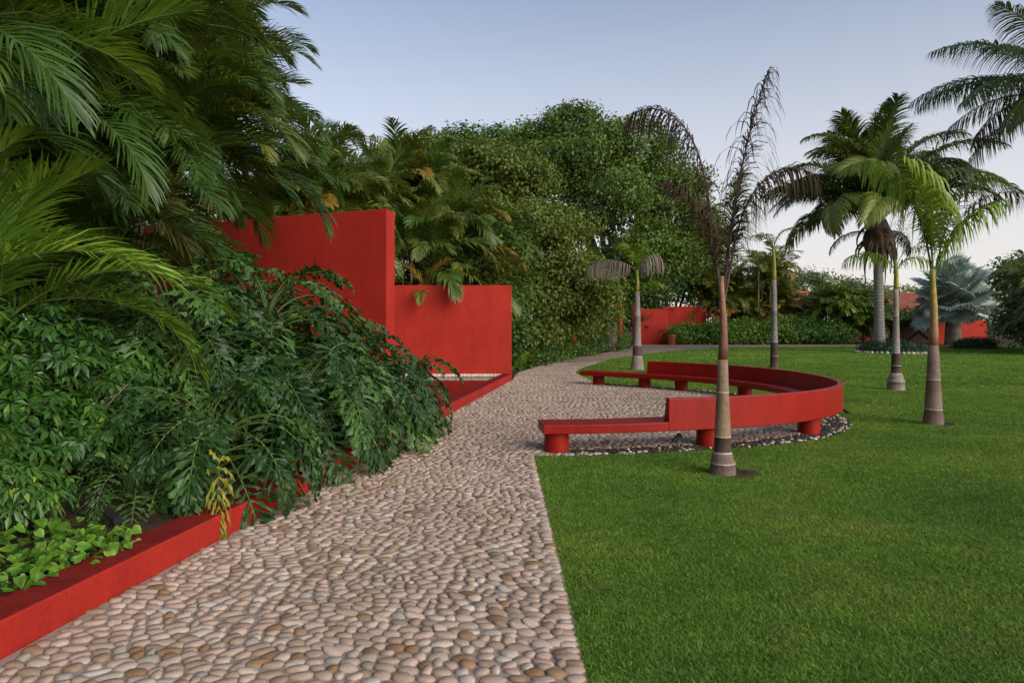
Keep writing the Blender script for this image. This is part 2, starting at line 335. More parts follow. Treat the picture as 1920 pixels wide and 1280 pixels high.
# ---------------------------------------------------------------- pebbles
rng = np.random.default_rng(5)
def pebble_template(n, prof):
    a = np.arange(n)*2*np.pi/n; V = [[r*math.cos(x), r*math.sin(x), z] for r, z in prof for x in a]+[[0, 0, 1.]]
    m = len(prof); fs = [(i*n+j, i*n+(j+1) % n, (i+1)*n+(j+1) % n, (i+1)*n+j) for i in range(m-1) for j in range(n)]
    return np.array(V, float), np.array(fs), np.array([((m-1)*n+j, (m-1)*n+(j+1) % n, m*n) for j in range(n)])
TN = pebble_template(10, [(.95, -.25), (1., .36), (.76, .84)]); TF = pebble_template(7, [(1., -.1), (.78, .72)])
P = []
y = 1.1
row = 0
while y < 30:
    sp = .067 if y < 14 else .078
    x = -3.2+rng.uniform(0, .1)
    xmax = 7.5
    while x < xmax:
        L = float(np.clip(rng.normal(.098, .024), .055, .165)) if y < 14 else .112
        P.append((x+L/2, y+rng.normal(0, .007), L/2, sp*.5*rng.uniform(1.04, 1.22))); x += L*.985
    y += sp; row += 1
P = np.array(P)
X, Y = P[:, 0].copy(), P[:, 1].copy()
def warp(X, Y):
    return (X+.10*np.sin(1.3*Y+.6*X)+.05*np.sin(3.1*Y-1.7*X), Y+.16*np.sin(1.25*X+.5*Y)+.10*np.sin(2.6*X-.9*Y+1)+.03*np.sin(6.3*X+2.2*Y))
wx, wy = warp(X, Y); ex, ey = warp(X+.02, Y); ang = np.arctan2(ey-wy, ex-wx)+rng.normal(0, .16, len(X))
P[:, 0], P[:, 1] = wx, wy
ok = inpoly(P[:, :2], path_poly) & (np.abs(P[:, 0]) < .80*P[:, 1]+2.5) & (distpoly(P[:, :2], path_left) > .032)
dl = distpoly(P[:, :2], np.vstack([edge_near, gr_out, edge_far])); ok &= np.where(P[:, 1] < 8.8, dl > .098, dl > .04)
ok &= ~((P[:, 1] > 8.95) & (distpoly(P[:, :2], bench_out[2:-1]) < .29))
P, ang = P[ok], ang[ok]
# border course along the lawn
bo = []; s = 0.; tot = np.linalg.norm(edge_near[-1]-edge_near[1]); dv = (edge_near[-1]-edge_near[1])/tot; nv = np.array((-dv[1], dv[0]))
while s < tot-.05:
    wd = rng.uniform(.058, .085); L = rng.uniform(.09, .12)
    c = edge_near[1]+dv*(s+wd/2)+nv*(L*.5+.003); bo.append((c[0], c[1], L*.5, wd*.53)); s += wd
bo = np.array(bo); P = np.vstack([P, bo]); ang = np.concatenate([ang, math.atan2(nv[1], nv[0])+rng.normal(0, .06, len(bo))])
hgt = rng.uniform(.016, .026, len(P)); tin = np.clip(rng.beta(1.7, 1.5, len(P)), .15, .9); odd = rng.random(len(P)); tin[odd < .03] = rng.uniform(0, .1, (odd < .03).sum()); tin[odd > .955] = rng.uniform(.9, 1, (odd > .955).sum())
def pebble_verts(T, P, ang, h, amp=.15):
    V = T[0]; n = len(P); th = np.arctan2(V[:, 1], V[:, 0])[None]; k = rng.uniform(0, 6.28, (n, 3)); e = rng.uniform(.0, amp, (n, 3))
    f = 1+e[:, :1]*np.cos(2*th+k[:, :1])+e[:, 1:2]*np.cos(3*th+k[:, 1:2])*.7+e[:, 2:]*np.cos(th+k[:, 2:])
    lx = V[None, :, 0]*f*P[:, 2:3]; ly = V[None, :, 1]*f*P[:, 3:4]
    tilt = rng.normal(0, .10, (n, 2)); lz = V[None, :, 2]*h[:, None]+tilt[:, :1]*lx+tilt[:, 1:]*ly
    c, s_ = np.cos(ang)[:, None], np.sin(ang)[:, None]
    return np.stack([lx*c-ly*s_, lx*s_+ly*c, lz], -1)
D = P[:, 1]; show = np.where((np.abs(P[:, 0]) < .74*D) & (D > 3.3), D, 99); order = np.argsort(show); single = np.zeros(len(P), bool); single[order[:300]] = True
var = []
for i in range(30):
    pv = np.array([[0, 0, rng.uniform(.044, .054), rng.uniform(.035, .041)]]); b = Buf(); V = pebble_verts(TN, pv, np.zeros(1), np.array([rng.uniform(.016, .026)]))[0]
    tv = float(np.clip(rng.beta(1.7, 1.5), .15, .9)) if i not in (3, 11, 19, 27) else (.04, .97, .92, .08)[(3, 11, 19, 27).index(i)]
    b.add(V, TN[1], 0, tv); b.add(np.zeros((0, 3)), TN[2]-len(V)); var.append(b.mesh('pebble', M['stone'], True))
for i in np.where(single)[0]:
    sx = P[i, 2]/.049
    link('pebble', var[rng.integers(30)], path, (P[i, 0], P[i, 1], -.004), (0, 0, ang[i]), (sx, P[i, 3]/.038, 1))
b = Buf()
for T, sel in ((TN, ~single & (D < 10)), (TF, ~single & (D >= 10))):
    V = pebble_verts(T, P[sel], ang[sel], hgt[sel])+np.c_[P[sel][:, :2], np.full(sel.sum(), -.004)][:, None]; n, m = V.shape[:2]; off = (np.arange(n)*m)[:, None, None]
    base = b.n; b.add(V.reshape(-1, 3), (T[1][None]+off).reshape(-1, 4), 0, np.repeat(tin[sel], m)); b.Fs.append(((T[2][None]+off).reshape(-1, 3)+base, 0))
tag(b.obj('pebbles', M['stone'], path, True), None, None, None, 'stuff')
print('pebbles', len(P))

# ---------------------------------------------------------------- lawn grass
holes = [(G(1355, 888)[:2], .26, (.16, .03)), (G(1750, 795)[:2], .24, (.14, .03)), (G(1680, 731)[:2], .26, (.12, .03)), (G(1195, 693)[:2], .2, (0, 0)), (G(1452, 690)[:2], .2, (0, 0))]
b = Buf()
for y0, y1, dens, sc in ((1.2, 2.4, 6000, .9), (2.4, 4.2, 15000, .85), (4.2, 7, 12000, .9), (7, 11, 6000, 1.15), (11, 18, 2200, 1.65), (18, 30, 420, 3.2), (30, 57, 110, 5.)):
    wdt = .8*y1+3.4; n = int(wdt*(y1-y0)*dens); q = np.c_[rng.uniform(0, wdt, n), rng.uniform(y0, y1, n)]
    q = q[(q[:, 0] < .78*q[:, 1]+2.6)]; q = q[inpoly(q, lawn_poly)]
    for c, r, o in holes: q = q[np.hypot(q[:, 0]-c[0]-o[0], (q[:, 1]-c[1]-o[1])*1.2) > r*rng.uniform(.85, 1.15, len(q))]
    n = len(q); th = rng.uniform(0, 6.28, n); h = .019*sc**.45*rng.uniform(.4, 1.4, n); wd = .0036*sc*rng.uniform(.7, 1.3, n); ln = rng.normal(0, .02, (n, 2))*sc**.4; q = q+rng.normal(0, .013, q.shape)
    V = np.empty((n, 3, 3)); dx = np.c_[np.cos(th), np.sin(th)]*wd[:, None]
    V[:, 0, :2] = q-dx; V[:, 1, :2] = q+dx; V[:, 2, :2] = q+ln; V[:, :2, 2] = .001; V[:, 2, 2] = h
    b.add(V.reshape(-1, 3), np.arange(3*n).reshape(-1, 3), 0, np.repeat(rng.random(n), 3))
tag(b.obj('grass', M['grass']), 'short mown green grass blades covering the lawn', 'grass', None, 'stuff')
for c, r, o in holes[:3]:
    a = np.linspace(0, 6.28, 22)[:-1]; rr = r*1.15*(1+.12*np.sin(3*a)+.08*np.cos(5*a))
    bb = Buf(); bb.add(np.c_[c[0]+o[0]+rr*np.cos(a), c[1]+o[1]+rr*.8*np.sin(a), np.full(21, .004)], [tuple(range(21))]); struct(bb.obj('soil_patch', M['soil']))

# ---------------------------------------------------------------- masonry
def kerb_poly(D0, D1, wd=.28): a, c = kerb(D0), kerb(D1); return [a, c, c+KN*wd, a+KN*wd]
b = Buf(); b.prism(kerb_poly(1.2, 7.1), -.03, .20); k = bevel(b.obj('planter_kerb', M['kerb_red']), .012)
tag(k, 'long low red plastered kerb holding the planting bed beside the pebble path', 'kerb')
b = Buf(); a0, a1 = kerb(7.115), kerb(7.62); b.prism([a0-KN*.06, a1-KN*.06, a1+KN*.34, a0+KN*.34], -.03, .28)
tag(bevel(b.obj('kerb_pier', M['kerb_red']), .012), 'short red plastered block where the kerb ends, half hidden by leaves', 'pier')
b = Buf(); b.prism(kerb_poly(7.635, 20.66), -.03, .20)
tag(bevel(b.obj('pool_rim', M['kerb_red']), .012), 'low red plastered rim along the open side of the pool', 'pool rim')
cx, cy = A(725, 391, 14.)[:2]; zt = A(725, 391, 14.)[2]; ex2 = np.array((-2.51, 14.6)); c0 = np.array((cx, cy)); ld = np.array((-2.4, 1.))/2.6
b = Buf(); b.prism([c0, ex2, ex2+ld*10.5, c0+ld*10.5], -.03, zt)
tag(bevel(b.obj('tall_wall', M['wall_red']), .012), 'tall red plastered wall rising behind the split-leaf plants', 'wall')
wl = root('back_wall', (-2.4, 20.85, 0), 'lower red plastered wall closing the end of the pool', 'wall')
b = Buf(); b.prism([(-2.8, -.15), (2.385, -.15), (2.385, .15), (-2.8, .15)], -.03, 2.87); bevel(b.obj('wall', M['wall_red'], wl), .012)
b = Buf()
for i in range(44): b.box((-2.7+i*.115+rng.uniform(-.004, .004), -.162, .145+rng.uniform(-.004, .004)), (.105, .03, .085))
tag(b.obj('tile_band', M['tile'], wl), None, None, None, 'stuff')
# pool
pl = [kerb(11.2)+KN*.28, kerb(20.66)+KN*.28, (-6, 20.66), (-6, 11.2)]
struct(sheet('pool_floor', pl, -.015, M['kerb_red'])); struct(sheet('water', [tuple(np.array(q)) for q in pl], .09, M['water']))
# planting bed soil
n = 46; gx, gy = np.meshgrid(np.linspace(0, 1, n), np.linspace(1.2, 11.2, n)); kx = np.array([(kerb(v)+KN*.28)[0] for v in gy[:, 0]])[:, None]+.008
bx = kx+(-14-kx)*gx**1.5; bz = .13+.05*np.sin(3*bx+gy)*np.sin(2.3*gy)+.16*np.minimum(gx*2.5, 1)+rng.normal(0, .012, bx.shape)
bz[:, 0] = .12
b = Buf(); ii = np.arange(n*n).reshape(n, n); b.add(np.stack([bx, gy, bz], -1).reshape(-1, 3), np.stack([ii[:-1, 1:], ii[:-1, :-1], ii[1:, :-1], ii[1:, 1:]], -1).reshape(-1, 4))
struct(b.obj('planting_bed', M['soil'], None, True))

# ---------------------------------------------------------------- curved bench
bench = root('curved_bench', (0, 0, 0), 'long curved red bench with a backrest round its middle, on stubby round legs', 'bench')
def sweep(prof, i0, i1, name, m):        # prof of (inward offset, height), closed
    L = bench_out[i0:i1]; n = len(L); k = len(prof); b = Buf(); T = nrm(np.gradient(bench_out, axis=0))[i0:i1]; N = np.c_[-T[:, 1], T[:, 0]]
    V = np.stack([np.c_[L+N*p[0], np.full(n, p[1])] for p in prof], 1).reshape(-1, 3)
    fs = [(i*k+j, (i+1)*k+j, (i+1)*k+(j+1) % k, i*k+(j+1) % k) for i in range(n-1) for j in range(k)]
    fs += [tuple(range(k)), tuple((n-1)*k+j for j in range(k-1, -1, -1))]
    b.add(V, fs); return bevel(b.obj(name, m, bench), .012, 2)
ib0 = int(np.argmin(np.linalg.norm(bench_out-np.array((2.12, 9.17)), axis=1))); ib1 = int(np.argmin(np.linalg.norm(bench_out-np.array((3.62, 18.5)), axis=1)))
sweep([(0, .26), (0, .38), (.56, .38), (.56, .26)], 0, len(bench_out), 'seat', M['bench_red'])
sweep([(-.006, .262), (-.004, .70), (.085, .70), (.15, .378)], ib0, ib1, 'backrest', M['bench_red'])
lg = Buf(); lg.lathe([(.165, -.03), (.165, .255)], n=28); lgm = lg.mesh('leg', M['bench_red'])
def at_bench(pt, ins):
    i = int(np.argmin(np.linalg.norm(bench_out-np.array(pt), axis=1))); T = nrm(np.gradient(bench_out, axis=0))[i]; return bench_out[i]+np.array((-T[1], T[0]))*ins
for pt in [(.66, 8.9), (2.85, 9.35), (4.75, 10.4), (5.95, 12.7), (5.6, 16), (4.55, 17.6), (3.75, 18.4), (2.6, 19.3)]:
    q = at_bench(pt, .24); link('leg', lgm, bench, (q[0], q[1], 0))
# gravel band below the bench
b = Buf(); T2 = pebble_template(6, [(1, -.1), (.75, .7)]); n = 2600
i = rng.integers(2, len(bench_out)-2, n); Tg = nrm(np.gradient(bench_out, axis=0)); ins = rng.beta(1.3, 1.2, n)*.42-.12
q = bench_out[i]+np.c_[-Tg[i][:, 1], Tg[i][:, 0]]*ins[:, None]+rng.normal(0, .03, (n, 2)); q = q[~inpoly(q, lawn_poly)]; n = len(q)
pale = (rng.random(n) < np.where(distpoly(q, gr_out) < .12, .34, .05)); sz = np.where(pale, rng.uniform(.014, .030, n), rng.uniform(.010, .020, n))
V = pebble_verts(T2, np.c_[q, sz*1.25, sz], rng.uniform(0, 6.28, n), sz*.9)+np.c_[q, np.full(n, .004)][:, None]; m = V.shape[1]; off = (np.arange(n)*m)[:, None, None]
b.add(V.reshape(-1, 3), (T2[1][None]+off).reshape(-1, 4), 0, np.repeat(np.where(pale, rng.uniform(.55, 1, n), -1.), m)); b.Fs.append(((T2[2][None]+off).reshape(-1, 3), 0))
tag(b.obj('gravel', M['gravel']), 'strip of dark and pale loose gravel under the curved bench', 'gravel', None, 'stuff')
gi = offset(bench_out, -.30)[2:-1]
struct(sheet('gravel_bed', np.vstack([gr_out, gi[::-1]]), .003, M['soil']))

# ---------------------------------------------------------------- plant builders
def frond_mesh(name, m, L, e0, e1, p=1.2, n=44, ll=.5, lw=.022, a0=62, a1=24, vup=18, droop=.5, pet=.16, rr=.012, seed=0, miss=0., lat=0., segs=3, jit=.06, stem=None, dark=0.):
    g = np.random.default_rng(seed); S = 22; s = np.linspace(0, 1, S); an = np.radians(e0+(e1-e0)*s**p)
    T = np.c_[np.cos(an), np.zeros(S), np.sin(an)]; Pt = np.vstack([[0, 0, 0], np.cumsum((T[1:]+T[:-1])/2*L/(S-1), 0)]); Pt[:, 1] += lat*s**2
    b = Buf(); b.tube(Pt, rr*(1-.85*s)+.0015, 5, 1, .5)
    for side in (-1, 1):
        for k in range(n):
            if g.random() < miss: continue
            u = (k+.5+g.uniform(-.25, .25))/n; sk = pet+(1-pet)*u**.92
            pos = np.array([np.interp(sk, s, Pt[:, j]) for j in range(3)]); ak = np.interp(sk, s, an)
            t = np.array((math.cos(ak), 0, math.sin(ak))); N = np.array((-math.sin(ak), 0, math.cos(ak))); Sd = np.array((0, side, 0.))
            ln = ll*np.interp(u, [0, .12, .45, .8, 1], [.55, .88, 1, .72, .32])*g.uniform(.88, 1.08); al = R(a0+(a1-a0)*u+g.normal(0, 3)); v = R(vup+g.normal(0, 7))
            d = t*math.cos(al)+Sd*math.sin(al)*math.cos(v)+N*math.sin(al)*math.sin(v)+g.normal(0, jit, 3); d = nrm(d)
            q = pos.copy(); wv = nrm(t-d*(t@d)); W = (.55, 1., .72); Vs = []
            for i in range(segs):
                f = i/segs; w_ = lw*np.interp(f, [0, .3, .7, 1], [.5, 1, .75, .1])/2
                Vs += [q-wv*w_, q+wv*w_]; q = q+d*ln/segs; d = nrm(d+np.array((0, 0, -droop/segs*(1.1+f))))
            Vs.append(q); fs = [(2*i, 2*i+1, 2*i+3, 2*i+2) for i in range(segs-1)]+[(2*segs-2, 2*segs-1, 2*segs)]
            tn = float(np.clip(g.beta(2, 3)*.8+.1*u-dark, 0, 1)); tt = [tn]*(2*segs)+[min(1., tn+g.choice([.1, .45], p=[.8, .2]))]
            b.add(Vs, fs, 0, tt)
    return b.mesh(name, [m, stem or M['petiole']])
def pick(g, seq): return seq[int(g.integers(len(seq)))]
# shared frond meshes: three ages, young and upright to old and hanging
def frond_set(m, L, ll, lw, n, seed, droop=.5, rr=.014, vup=15, cls=((86, 25), (68, -28), (42, -62)), p=1.25, segs=3, a0=60, a1=24):
    return [[frond_mesh('frond', m, L*f, e0+j*3, e1-j*9, p, n, ll, lw, a0, a1, vup, droop*dr, .17, rr, seed+i*10+j, .02, (j-.5)*.25*L*.3, segs) for j in range(2)] for i, ((e0, e1), f, dr) in enumerate(zip(cls, (.85, 1, .95), (.7, 1, 1.25)))]
FS_NEAR = frond_set(M['areca'], 2.95, .76, .028, 72, 100, .72, .016, 24)
FS_MID = frond_set(M['areca_olive'], 2.3, .62, .05, 28, 200, .9)
FS_FAR = frond_set(M['areca_olive'], 2.3, .66, .08, 16, 300, .8, .02)
def rosette(g, parent, tip, fset, n, sc=1., az0=None, mats=None, azr=None, tilt=8, name='frond', spread=None):
    az = g.uniform(0, 6.28) if az0 is None else az0
    for i in range(n):
        f = i/max(1, n-1); c = 0 if f < .25 else (1 if f < .68 else 2)
        a = az+i*2.39996+g.normal(0, .18) if azr is None else g.uniform(*azr)
        if spread and c and math.cos(a+math.pi/2) > .8: a += 1.1*(1 if i % 2 else -1)
        o = link(name, pick(g, fset[c]), parent, tuple(np.asarray(tip)+np.array((0, 0, -.10*f*sc))), (g.normal(0, R(14)), g.normal(0, R(tilt)), a), sc*g.uniform(.85, 1.12))
        if mats: setmat(o, pick(g, mats))
def areca(loc, label, stems, fset, per, sc, mats, seed, group, h=(2.5, 4.5), spread=.5, lean=.22, name='areca_palm', stem_r=.045):
    g = np.random.default_rng(seed); rt = root(name, loc, label, 'palm', group)
    for k in range(stems):
        a = g.uniform(0, 6.28); r = spread*math.sqrt(g.random()); p0 = np.array((r*math.cos(a), r*math.sin(a), -.05)); H = g.uniform(*h); le = lean*g.uniform(.4, 1.3)*H
        s = np.linspace(0, 1, 12)[:, None]; Pn = p0+np.c_[s**1.6*math.cos(a)*le, s**1.6*math.sin(a)*le, s*H]; nseg = len(Pn)
        rad = stem_r*(1.05-.35*s[:, 0])*(1+.10*(np.arange(nseg) % 2)); b = Buf(); b.tube(Pn, rad, 7, 0, np.where(np.arange(nseg) % 2, .9, .35)); b.obj('stem', M['areca_stem'], rt, True)
        rosette(g, rt, Pn[-1], fset, per, sc, mats=mats)
    return rt

def leafcloud(g, blobs, n, size, cl=14, spread=1.7, up=.5, shell=.22, wide=.30, low=.35, sub=0):
    B = np.asarray(blobs, float)
    if sub:
        nb = [];
        for q in B:
            nb.append(np.r_[q[:3], q[3:]*.74])
            for k in range(sub):
                d = nrm(g.normal(0, 1, 3)); d[2] = abs(d[2])*.9-.25; f = g.uniform(.20, .38); nb.append(np.r_[q[:3]+d*q[3:]*g.uniform(.75, 1.02), q[3:]*f])
        B = np.array(nb)
    wt = (B[:, 3]*B[:, 4]+B[:, 4]*B[:, 5]+B[:, 3]*B[:, 5]); nc = max(4, n//cl)
    bi = g.choice(len(B), nc*2, p=wt/wt.sum()); d = nrm(g.normal(0, 1, (nc*2, 3))); keep = (d[:, 2] > -.35) | (g.random(nc*2) < low); bi, d = bi[keep], d[keep]
    lump = np.sin(d[:, 0]*7+bi*1.7)*np.sin(d[:, 1]*6+bi)*.12+np.sin(d[:, 2]*9+bi*2.3)*.07
    rf = (1-np.abs(g.normal(0, shell, len(d))))*(1+lump*.7); C = B[bi, :3]+d*B[bi, 3:]*rf[:, None]
    ins = np.zeros(len(C), bool)
    for j in range(len(B)): ins |= (j != bi) & ((((C-B[j, :3])/B[j, 3:])**2).sum(1) < .5)
    C, d = C[~ins][:nc], d[~ins][:nc]; nc = len(C); Pn = np.repeat(C, cl, 0)+np.clip(g.normal(0, 1, (nc*cl, 3)), -1.7, 1.7)*size*spread*np.array((1, 1, .7)); dd = np.repeat(d, cl, 0); n = len(Pn)
    N = nrm(dd+np.array((0, 0, up))+g.normal(0, .45, (n, 3))); ax = g.normal(0, 1, (n, 3))+dd*.4+np.array((0, 0, -.45)); ax = nrm(ax-N*(ax*N).sum(1, keepdims=True)); sd_ = np.cross(N, ax)
    l = size*g.uniform(.65, 1.3, (n, 1)); V = np.stack([Pn, Pn+ax*.42*l+sd_*wide*l+N*.07*l, Pn+ax*l-N*.12*l, Pn+ax*.42*l-sd_*wide*l+N*.07*l], 1)
    tn = np.clip(np.repeat(g.beta(2, 2, nc), cl)*.55+g.random(n)*.45, 0, 1)
    i4 = np.arange(n)[:, None]*4; fs = np.concatenate([i4+np.array([[0, 1, 2]]), i4+np.array([[0, 2, 3]])])
    return V.reshape(-1, 3), fs, np.repeat(tn, 4)
def tree(name, loc, label, cat, m, blobs, n, size, seed, group=None, trunk_r=.25, bark='bark', **kw):
    g = np.random.default_rng(seed); loc = np.asarray(loc, float); rt = root(name, tuple(loc), label, cat, group)
    B = np.array(blobs, float); B[:, :3] -= loc; b = Buf(); V, fs, tn = leafcloud(g, B, n, size, sub=13 if trunk_r > .1 else 5, **kw); b.add(V, fs, 0, tn); b.obj('crown' if trunk_r > .08 else 'foliage', m, rt)
    b = Buf(); top = B[:, :3].mean(0); base = np.array((0, 0, -.03)); fork = np.array((top[0]*.3, top[1]*.3, max(.25, B[:, 2].min()*.6)))
    s = np.linspace(0, 1, 7)[:, None]; b.tube(base+(fork-base)*s+np.sin(s*3)*np.array((.1, .05, 0))*trunk_r, trunk_r*(1.25-.5*s[:, 0]), 9, 0, .5)
    for c in B[:, :3]:
        s = np.linspace(0, 1, 7)[:, None]; mid = g.normal(0, .12, 3)*np.linalg.norm(c-fork); b.tube(fork+(c-fork)*s+mid*np.sin(s*np.pi), trunk_r*.55*(1.05-.9*s[:, 0]), 6, 0, .6)
    b.obj('trunk' if trunk_r > .08 else 'stem', M[bark], rt, True); return rt
def ab(px, py, D, rpx, rpy=None, rd=None):   # a crown lobe seen at a pixel with a pixel radius
    c = A(px, py, D); k = D/F; return (*c, rpx*k, (rd if rd else rpx*k), (rpy or rpx)*k)

# ---------------------------------------------------------------- areca clumps on the left
gl = 'areca palms crowding the left bed'
areca((-6.15, 10.0, .2), 'dark areca palm clump with bare ringed stems at the tall red wall', 12, FS_NEAR, 9, 1.0, [M['areca']]*5+[M['areca_olive']], 11, gl, (1.9, 4.9), .5, .20)
areca((-6.9, 11.7, .2), 'tall areca palm clump arching toward the top of the tall red wall', 11, FS_NEAR, 9, 1.05, [M['areca']]*3+[M['areca_olive']]*2, 12, gl, (3.6, 6.4), .5, .20)
areca((-8.1, 17.0, 0), 'tallest areca palm clump rising from behind the tall red wall', 12, FS_NEAR, 10, 1.1, [M['areca']]+[M['areca_olive']]*2, 19, gl, (5.2, 8.8), .7, .05)
areca((-5.6, 18.2, 0), 'areca palm clump brushing the top edge of the tall red wall from behind', 8, FS_NEAR, 9, .95, [M['areca']]+[M['areca_olive']]*2, 20, gl, (3.4, 5.8), .5, .05)
areca((-6.9, 8.2, .2), 'dark areca palm clump deep in the bed behind the glossy shrubs', 10, FS_NEAR, 9, 1.0, [M['areca']], 13, gl, (2.2, 5.4), .7, .10)
areca((-7.6, 11.8, .2), 'areca palm clump standing behind the bare ringed stems', 10, FS_NEAR, 9, 1.05, [M['areca']], 14, gl, (4.0, 7.0), .8, .12)
areca((-5.6, 6.6, .2), 'areca palm whose long dark fronds hang above the tallest glossy shrub', 7, FS_NEAR, 8, .95, [M['areca']]*3+[M['areca_bright']], 18, gl, (3.0, 4.6), .4, .12)
areca((-4.9, 6.0, .2), 'young bright green areca palm whose fronds reach over the glossy shrubs', 4, FS_NEAR, 7, .80, [M['areca_bright']], 15, gl, (1.2, 2.0), .3, .12)
areca((-4.2, 4.0, .2), 'low yellow-green areca palm at the near end of the bed', 3, FS_NEAR, 6, .58, [M['areca_bright']], 16, gl, (.7, 1.3), .2, .15)

# ---------------------------------------------------------------- split-leaf philodendrons
def philo_leaf(seed, pet=.75, L=.62, W=.30, e0=70, e1=10, e2=-75):
    g = np.random.default_rng(seed); b = Buf(); S = 10; s = np.linspace(0, 1, S); an = np.radians(e0+(e1-e0)*s**1.4); T = np.c_[np.cos(an), 0*an, np.sin(an)]
    Pp = np.vstack([[0, 0, 0], np.cumsum((T[1:]+T[:-1])/2*pet/(S-1), 0)]); b.tube(Pp, .013-.006*s, 6, 1, .5)
    an = np.radians(e1+(e2-e1)*s**.8); T = np.c_[np.cos(an), 0*an, np.sin(an)]; Pb = Pp[-1]+np.vstack([[0, 0, 0], np.cumsum((T[1:]+T[:-1])/2*L/(S-1), 0)])
    b.tube(Pb, .008-.006*s, 4, 1, 1.); nl = 10
    for side in (-1, 1):
        for k in range(nl+(side > 0)):
            u = min(1., k/nl+g.uniform(-.01, .01)); u = max(0., u); pos = np.array([np.interp(u, s, Pb[:, j]) for j in range(3)]); ak = np.interp(u, s, an)
            t = np.array((math.cos(ak), 0, math.sin(ak))); N = np.array((-math.sin(ak), 0, math.cos(ak))); term = k == nl
            al = R(np.interp(u, [0, .12, .5, 1], [118, 72, 48, 26])+g.normal(0, 4)) if not term else 0
            ln = W*np.interp(u, [0, .12, .4, .75, 1], [.78, 1.0, .98, .68, .42])*g.uniform(.9, 1.12); v = R(g.normal(10, 5))
            d = nrm(t*math.cos(al)+np.array((0, side, 0))*math.sin(al)*math.cos(v)+N*math.sin(al)*math.sin(v)); q = pos.copy(); Vs = []; lw = .0135*L/.62
            prof = [1.0, .7, 1.35, .7, 1.2, .5]; n = len(prof); tn = float(np.clip(g.beta(2, 2.5), 0, 1))
            for i in range(n):
                wv = nrm(np.cross(N, d)); j1, j2 = g.uniform(.6, 1.35, 2); rf = N*g.normal(0, .011)
                Vs += [q-wv*lw*prof[i]*j1+rf, q+N*.006, q+wv*lw*prof[i]*j2-rf]; q = q+d*ln/n; d = nrm(d+np.array((0, 0, -.13))+g.normal(0, .05, 3))
            Vs.append(q); fs = []
            for i in range(n-1): fs += [(3*i, 3*i+1, 3*i+4, 3*i+3), (3*i+1, 3*i+2, 3*i+5, 3*i+4)]
            fs += [(3*n-3, 3*n-2, 3*n), (3*n-2, 3*n-1, 3*n)]
            b.add(Vs, fs, 0, tn)
            for i, sg in ((2, -1), (2, 1), (4, 1), (4, -1)):    # small side lobes
                a_ = np.array(Vs[3*i+1+sg]); bq = np.array(Vs[3*i+1]); c_ = np.array(Vs[min(3*(i+1), 3*n-3)+1+sg]) if i < n-1 else np.array(Vs[-1])
                b.add([bq, a_, a_+nrm(a_-bq)*lw*g.uniform(.4, 1.0)+nrm(np.array(Vs[-1])-bq)*lw*g.uniform(1.0, 2.0), c_], [(0, 1, 2), (0, 2, 3)], 0, tn)
    return b.mesh('leaf', [M['philo'], M['petiole']])
PH = [[philo_leaf(500+i, .75, .60, .27, 84, 40, -45) for i in range(3)], [philo_leaf(520+i, .88, .72, .31, 72, -15, -82) for i in range(4)], [philo_leaf(540+i, .84, .78, .32, 46, -48, -89) for i in range(4)]]
def philodendron(loc, label, n, sc, seed, trunk=.4, yellow=False):
    g = np.random.default_rng(seed); rt = root('split_leaf_philodendron', loc, label, 'plant', 'split-leaf philodendrons along the kerb')
    b = Buf(); s = np.linspace(0, 1, 8); b.tube(np.c_[.06*np.sin(s*3), .05*s, -.06+s*(trunk+.06)], .065*(1.1-.3*s)*(1+.12*(np.arange(8) % 2)), 9, 0, .4); b.obj('trunk', M['bark'], rt)
    az = g.uniform(0, 6.28)
    n = int(n*.95)
    for i in range(n):
        f = i/(n-1); c = 0 if f < .15 else (1 if f < .6 else 2); a = az+i*2.39996+g.normal(0, .2)
        link('leaf', pick(g, PH[c]), rt, (g.normal(0, .03), g.normal(0, .03), trunk*(1-.35*f)), (g.normal(0, R(12)), g.normal(0, R(8)), a), sc*g.uniform(.85, 1.18))
    return rt
ph = [((-2.82, 6.35, .12), 'philodendron with a yellowed leaf hanging over the kerb', 52, .86, .3), ((-2.5, 7.85, .12), 'dark drooping philodendron spilling over the kerb by the short red block', 64, 1.05, .55),
      ((-2.3, 9.35, .12), 'broad philodendron mound leaning over the pebble path', 64, 1.05, .55), ((-1.95, 10.7, .1), 'philodendron at the end of the bed, its leaves falling across the pool rim', 62, .95, .35),
      ((-3.3, 9.0, .15), 'tall philodendron in front of the tall red wall', 60, 1.15, 1.3), ((-2.95, 10.4, .12), 'philodendron just below the corner of the tall red wall', 56, 1.05, .85), ((-3.95, 10.1, .15), 'philodendron between the ringed palm stems and the tall red wall', 50, 1.15, 1.5),
      ((-3.65, 7.5, .18), 'philodendron with long bare leaf stalks beside the glossy shrubs', 56, 1.05, 1.0), ((-4.35, 8.7, .2), 'philodendron at the foot of the bare ringed palm stems', 56, 1.15, 1.45),
      ((-3.2, 5.75, .14), 'little philodendron growing from the mulch behind the black spotlight', 26, .5, .12), ((-5.0, 7.3, .2), 'philodendron in deep shade below the near palms', 46, 1.1, 1.1), ((-5.4, 9.1, .2), 'tall philodendron screening the bare ringed palm stems', 46, 1.15, 1.5)]
for i, (l, lb, n, sc, tr) in enumerate(ph): philodendron(l, lb, n, sc, 600+i, tr)
yr = [o for o in bpy.data.objects if o.get('label', '').startswith('philodendron with a yellowed')][0]
for k, (a, s_) in enumerate(((-1.15, (.72, .42, 1.0)),)):
    o = link('leaf', PH[2][k], yr, (.22-.05*k, -.32, .36), (0, R(-2), a), s_); setmat(o, M['philo_yellow']); o['label'] = 'yellowed hanging leaf'

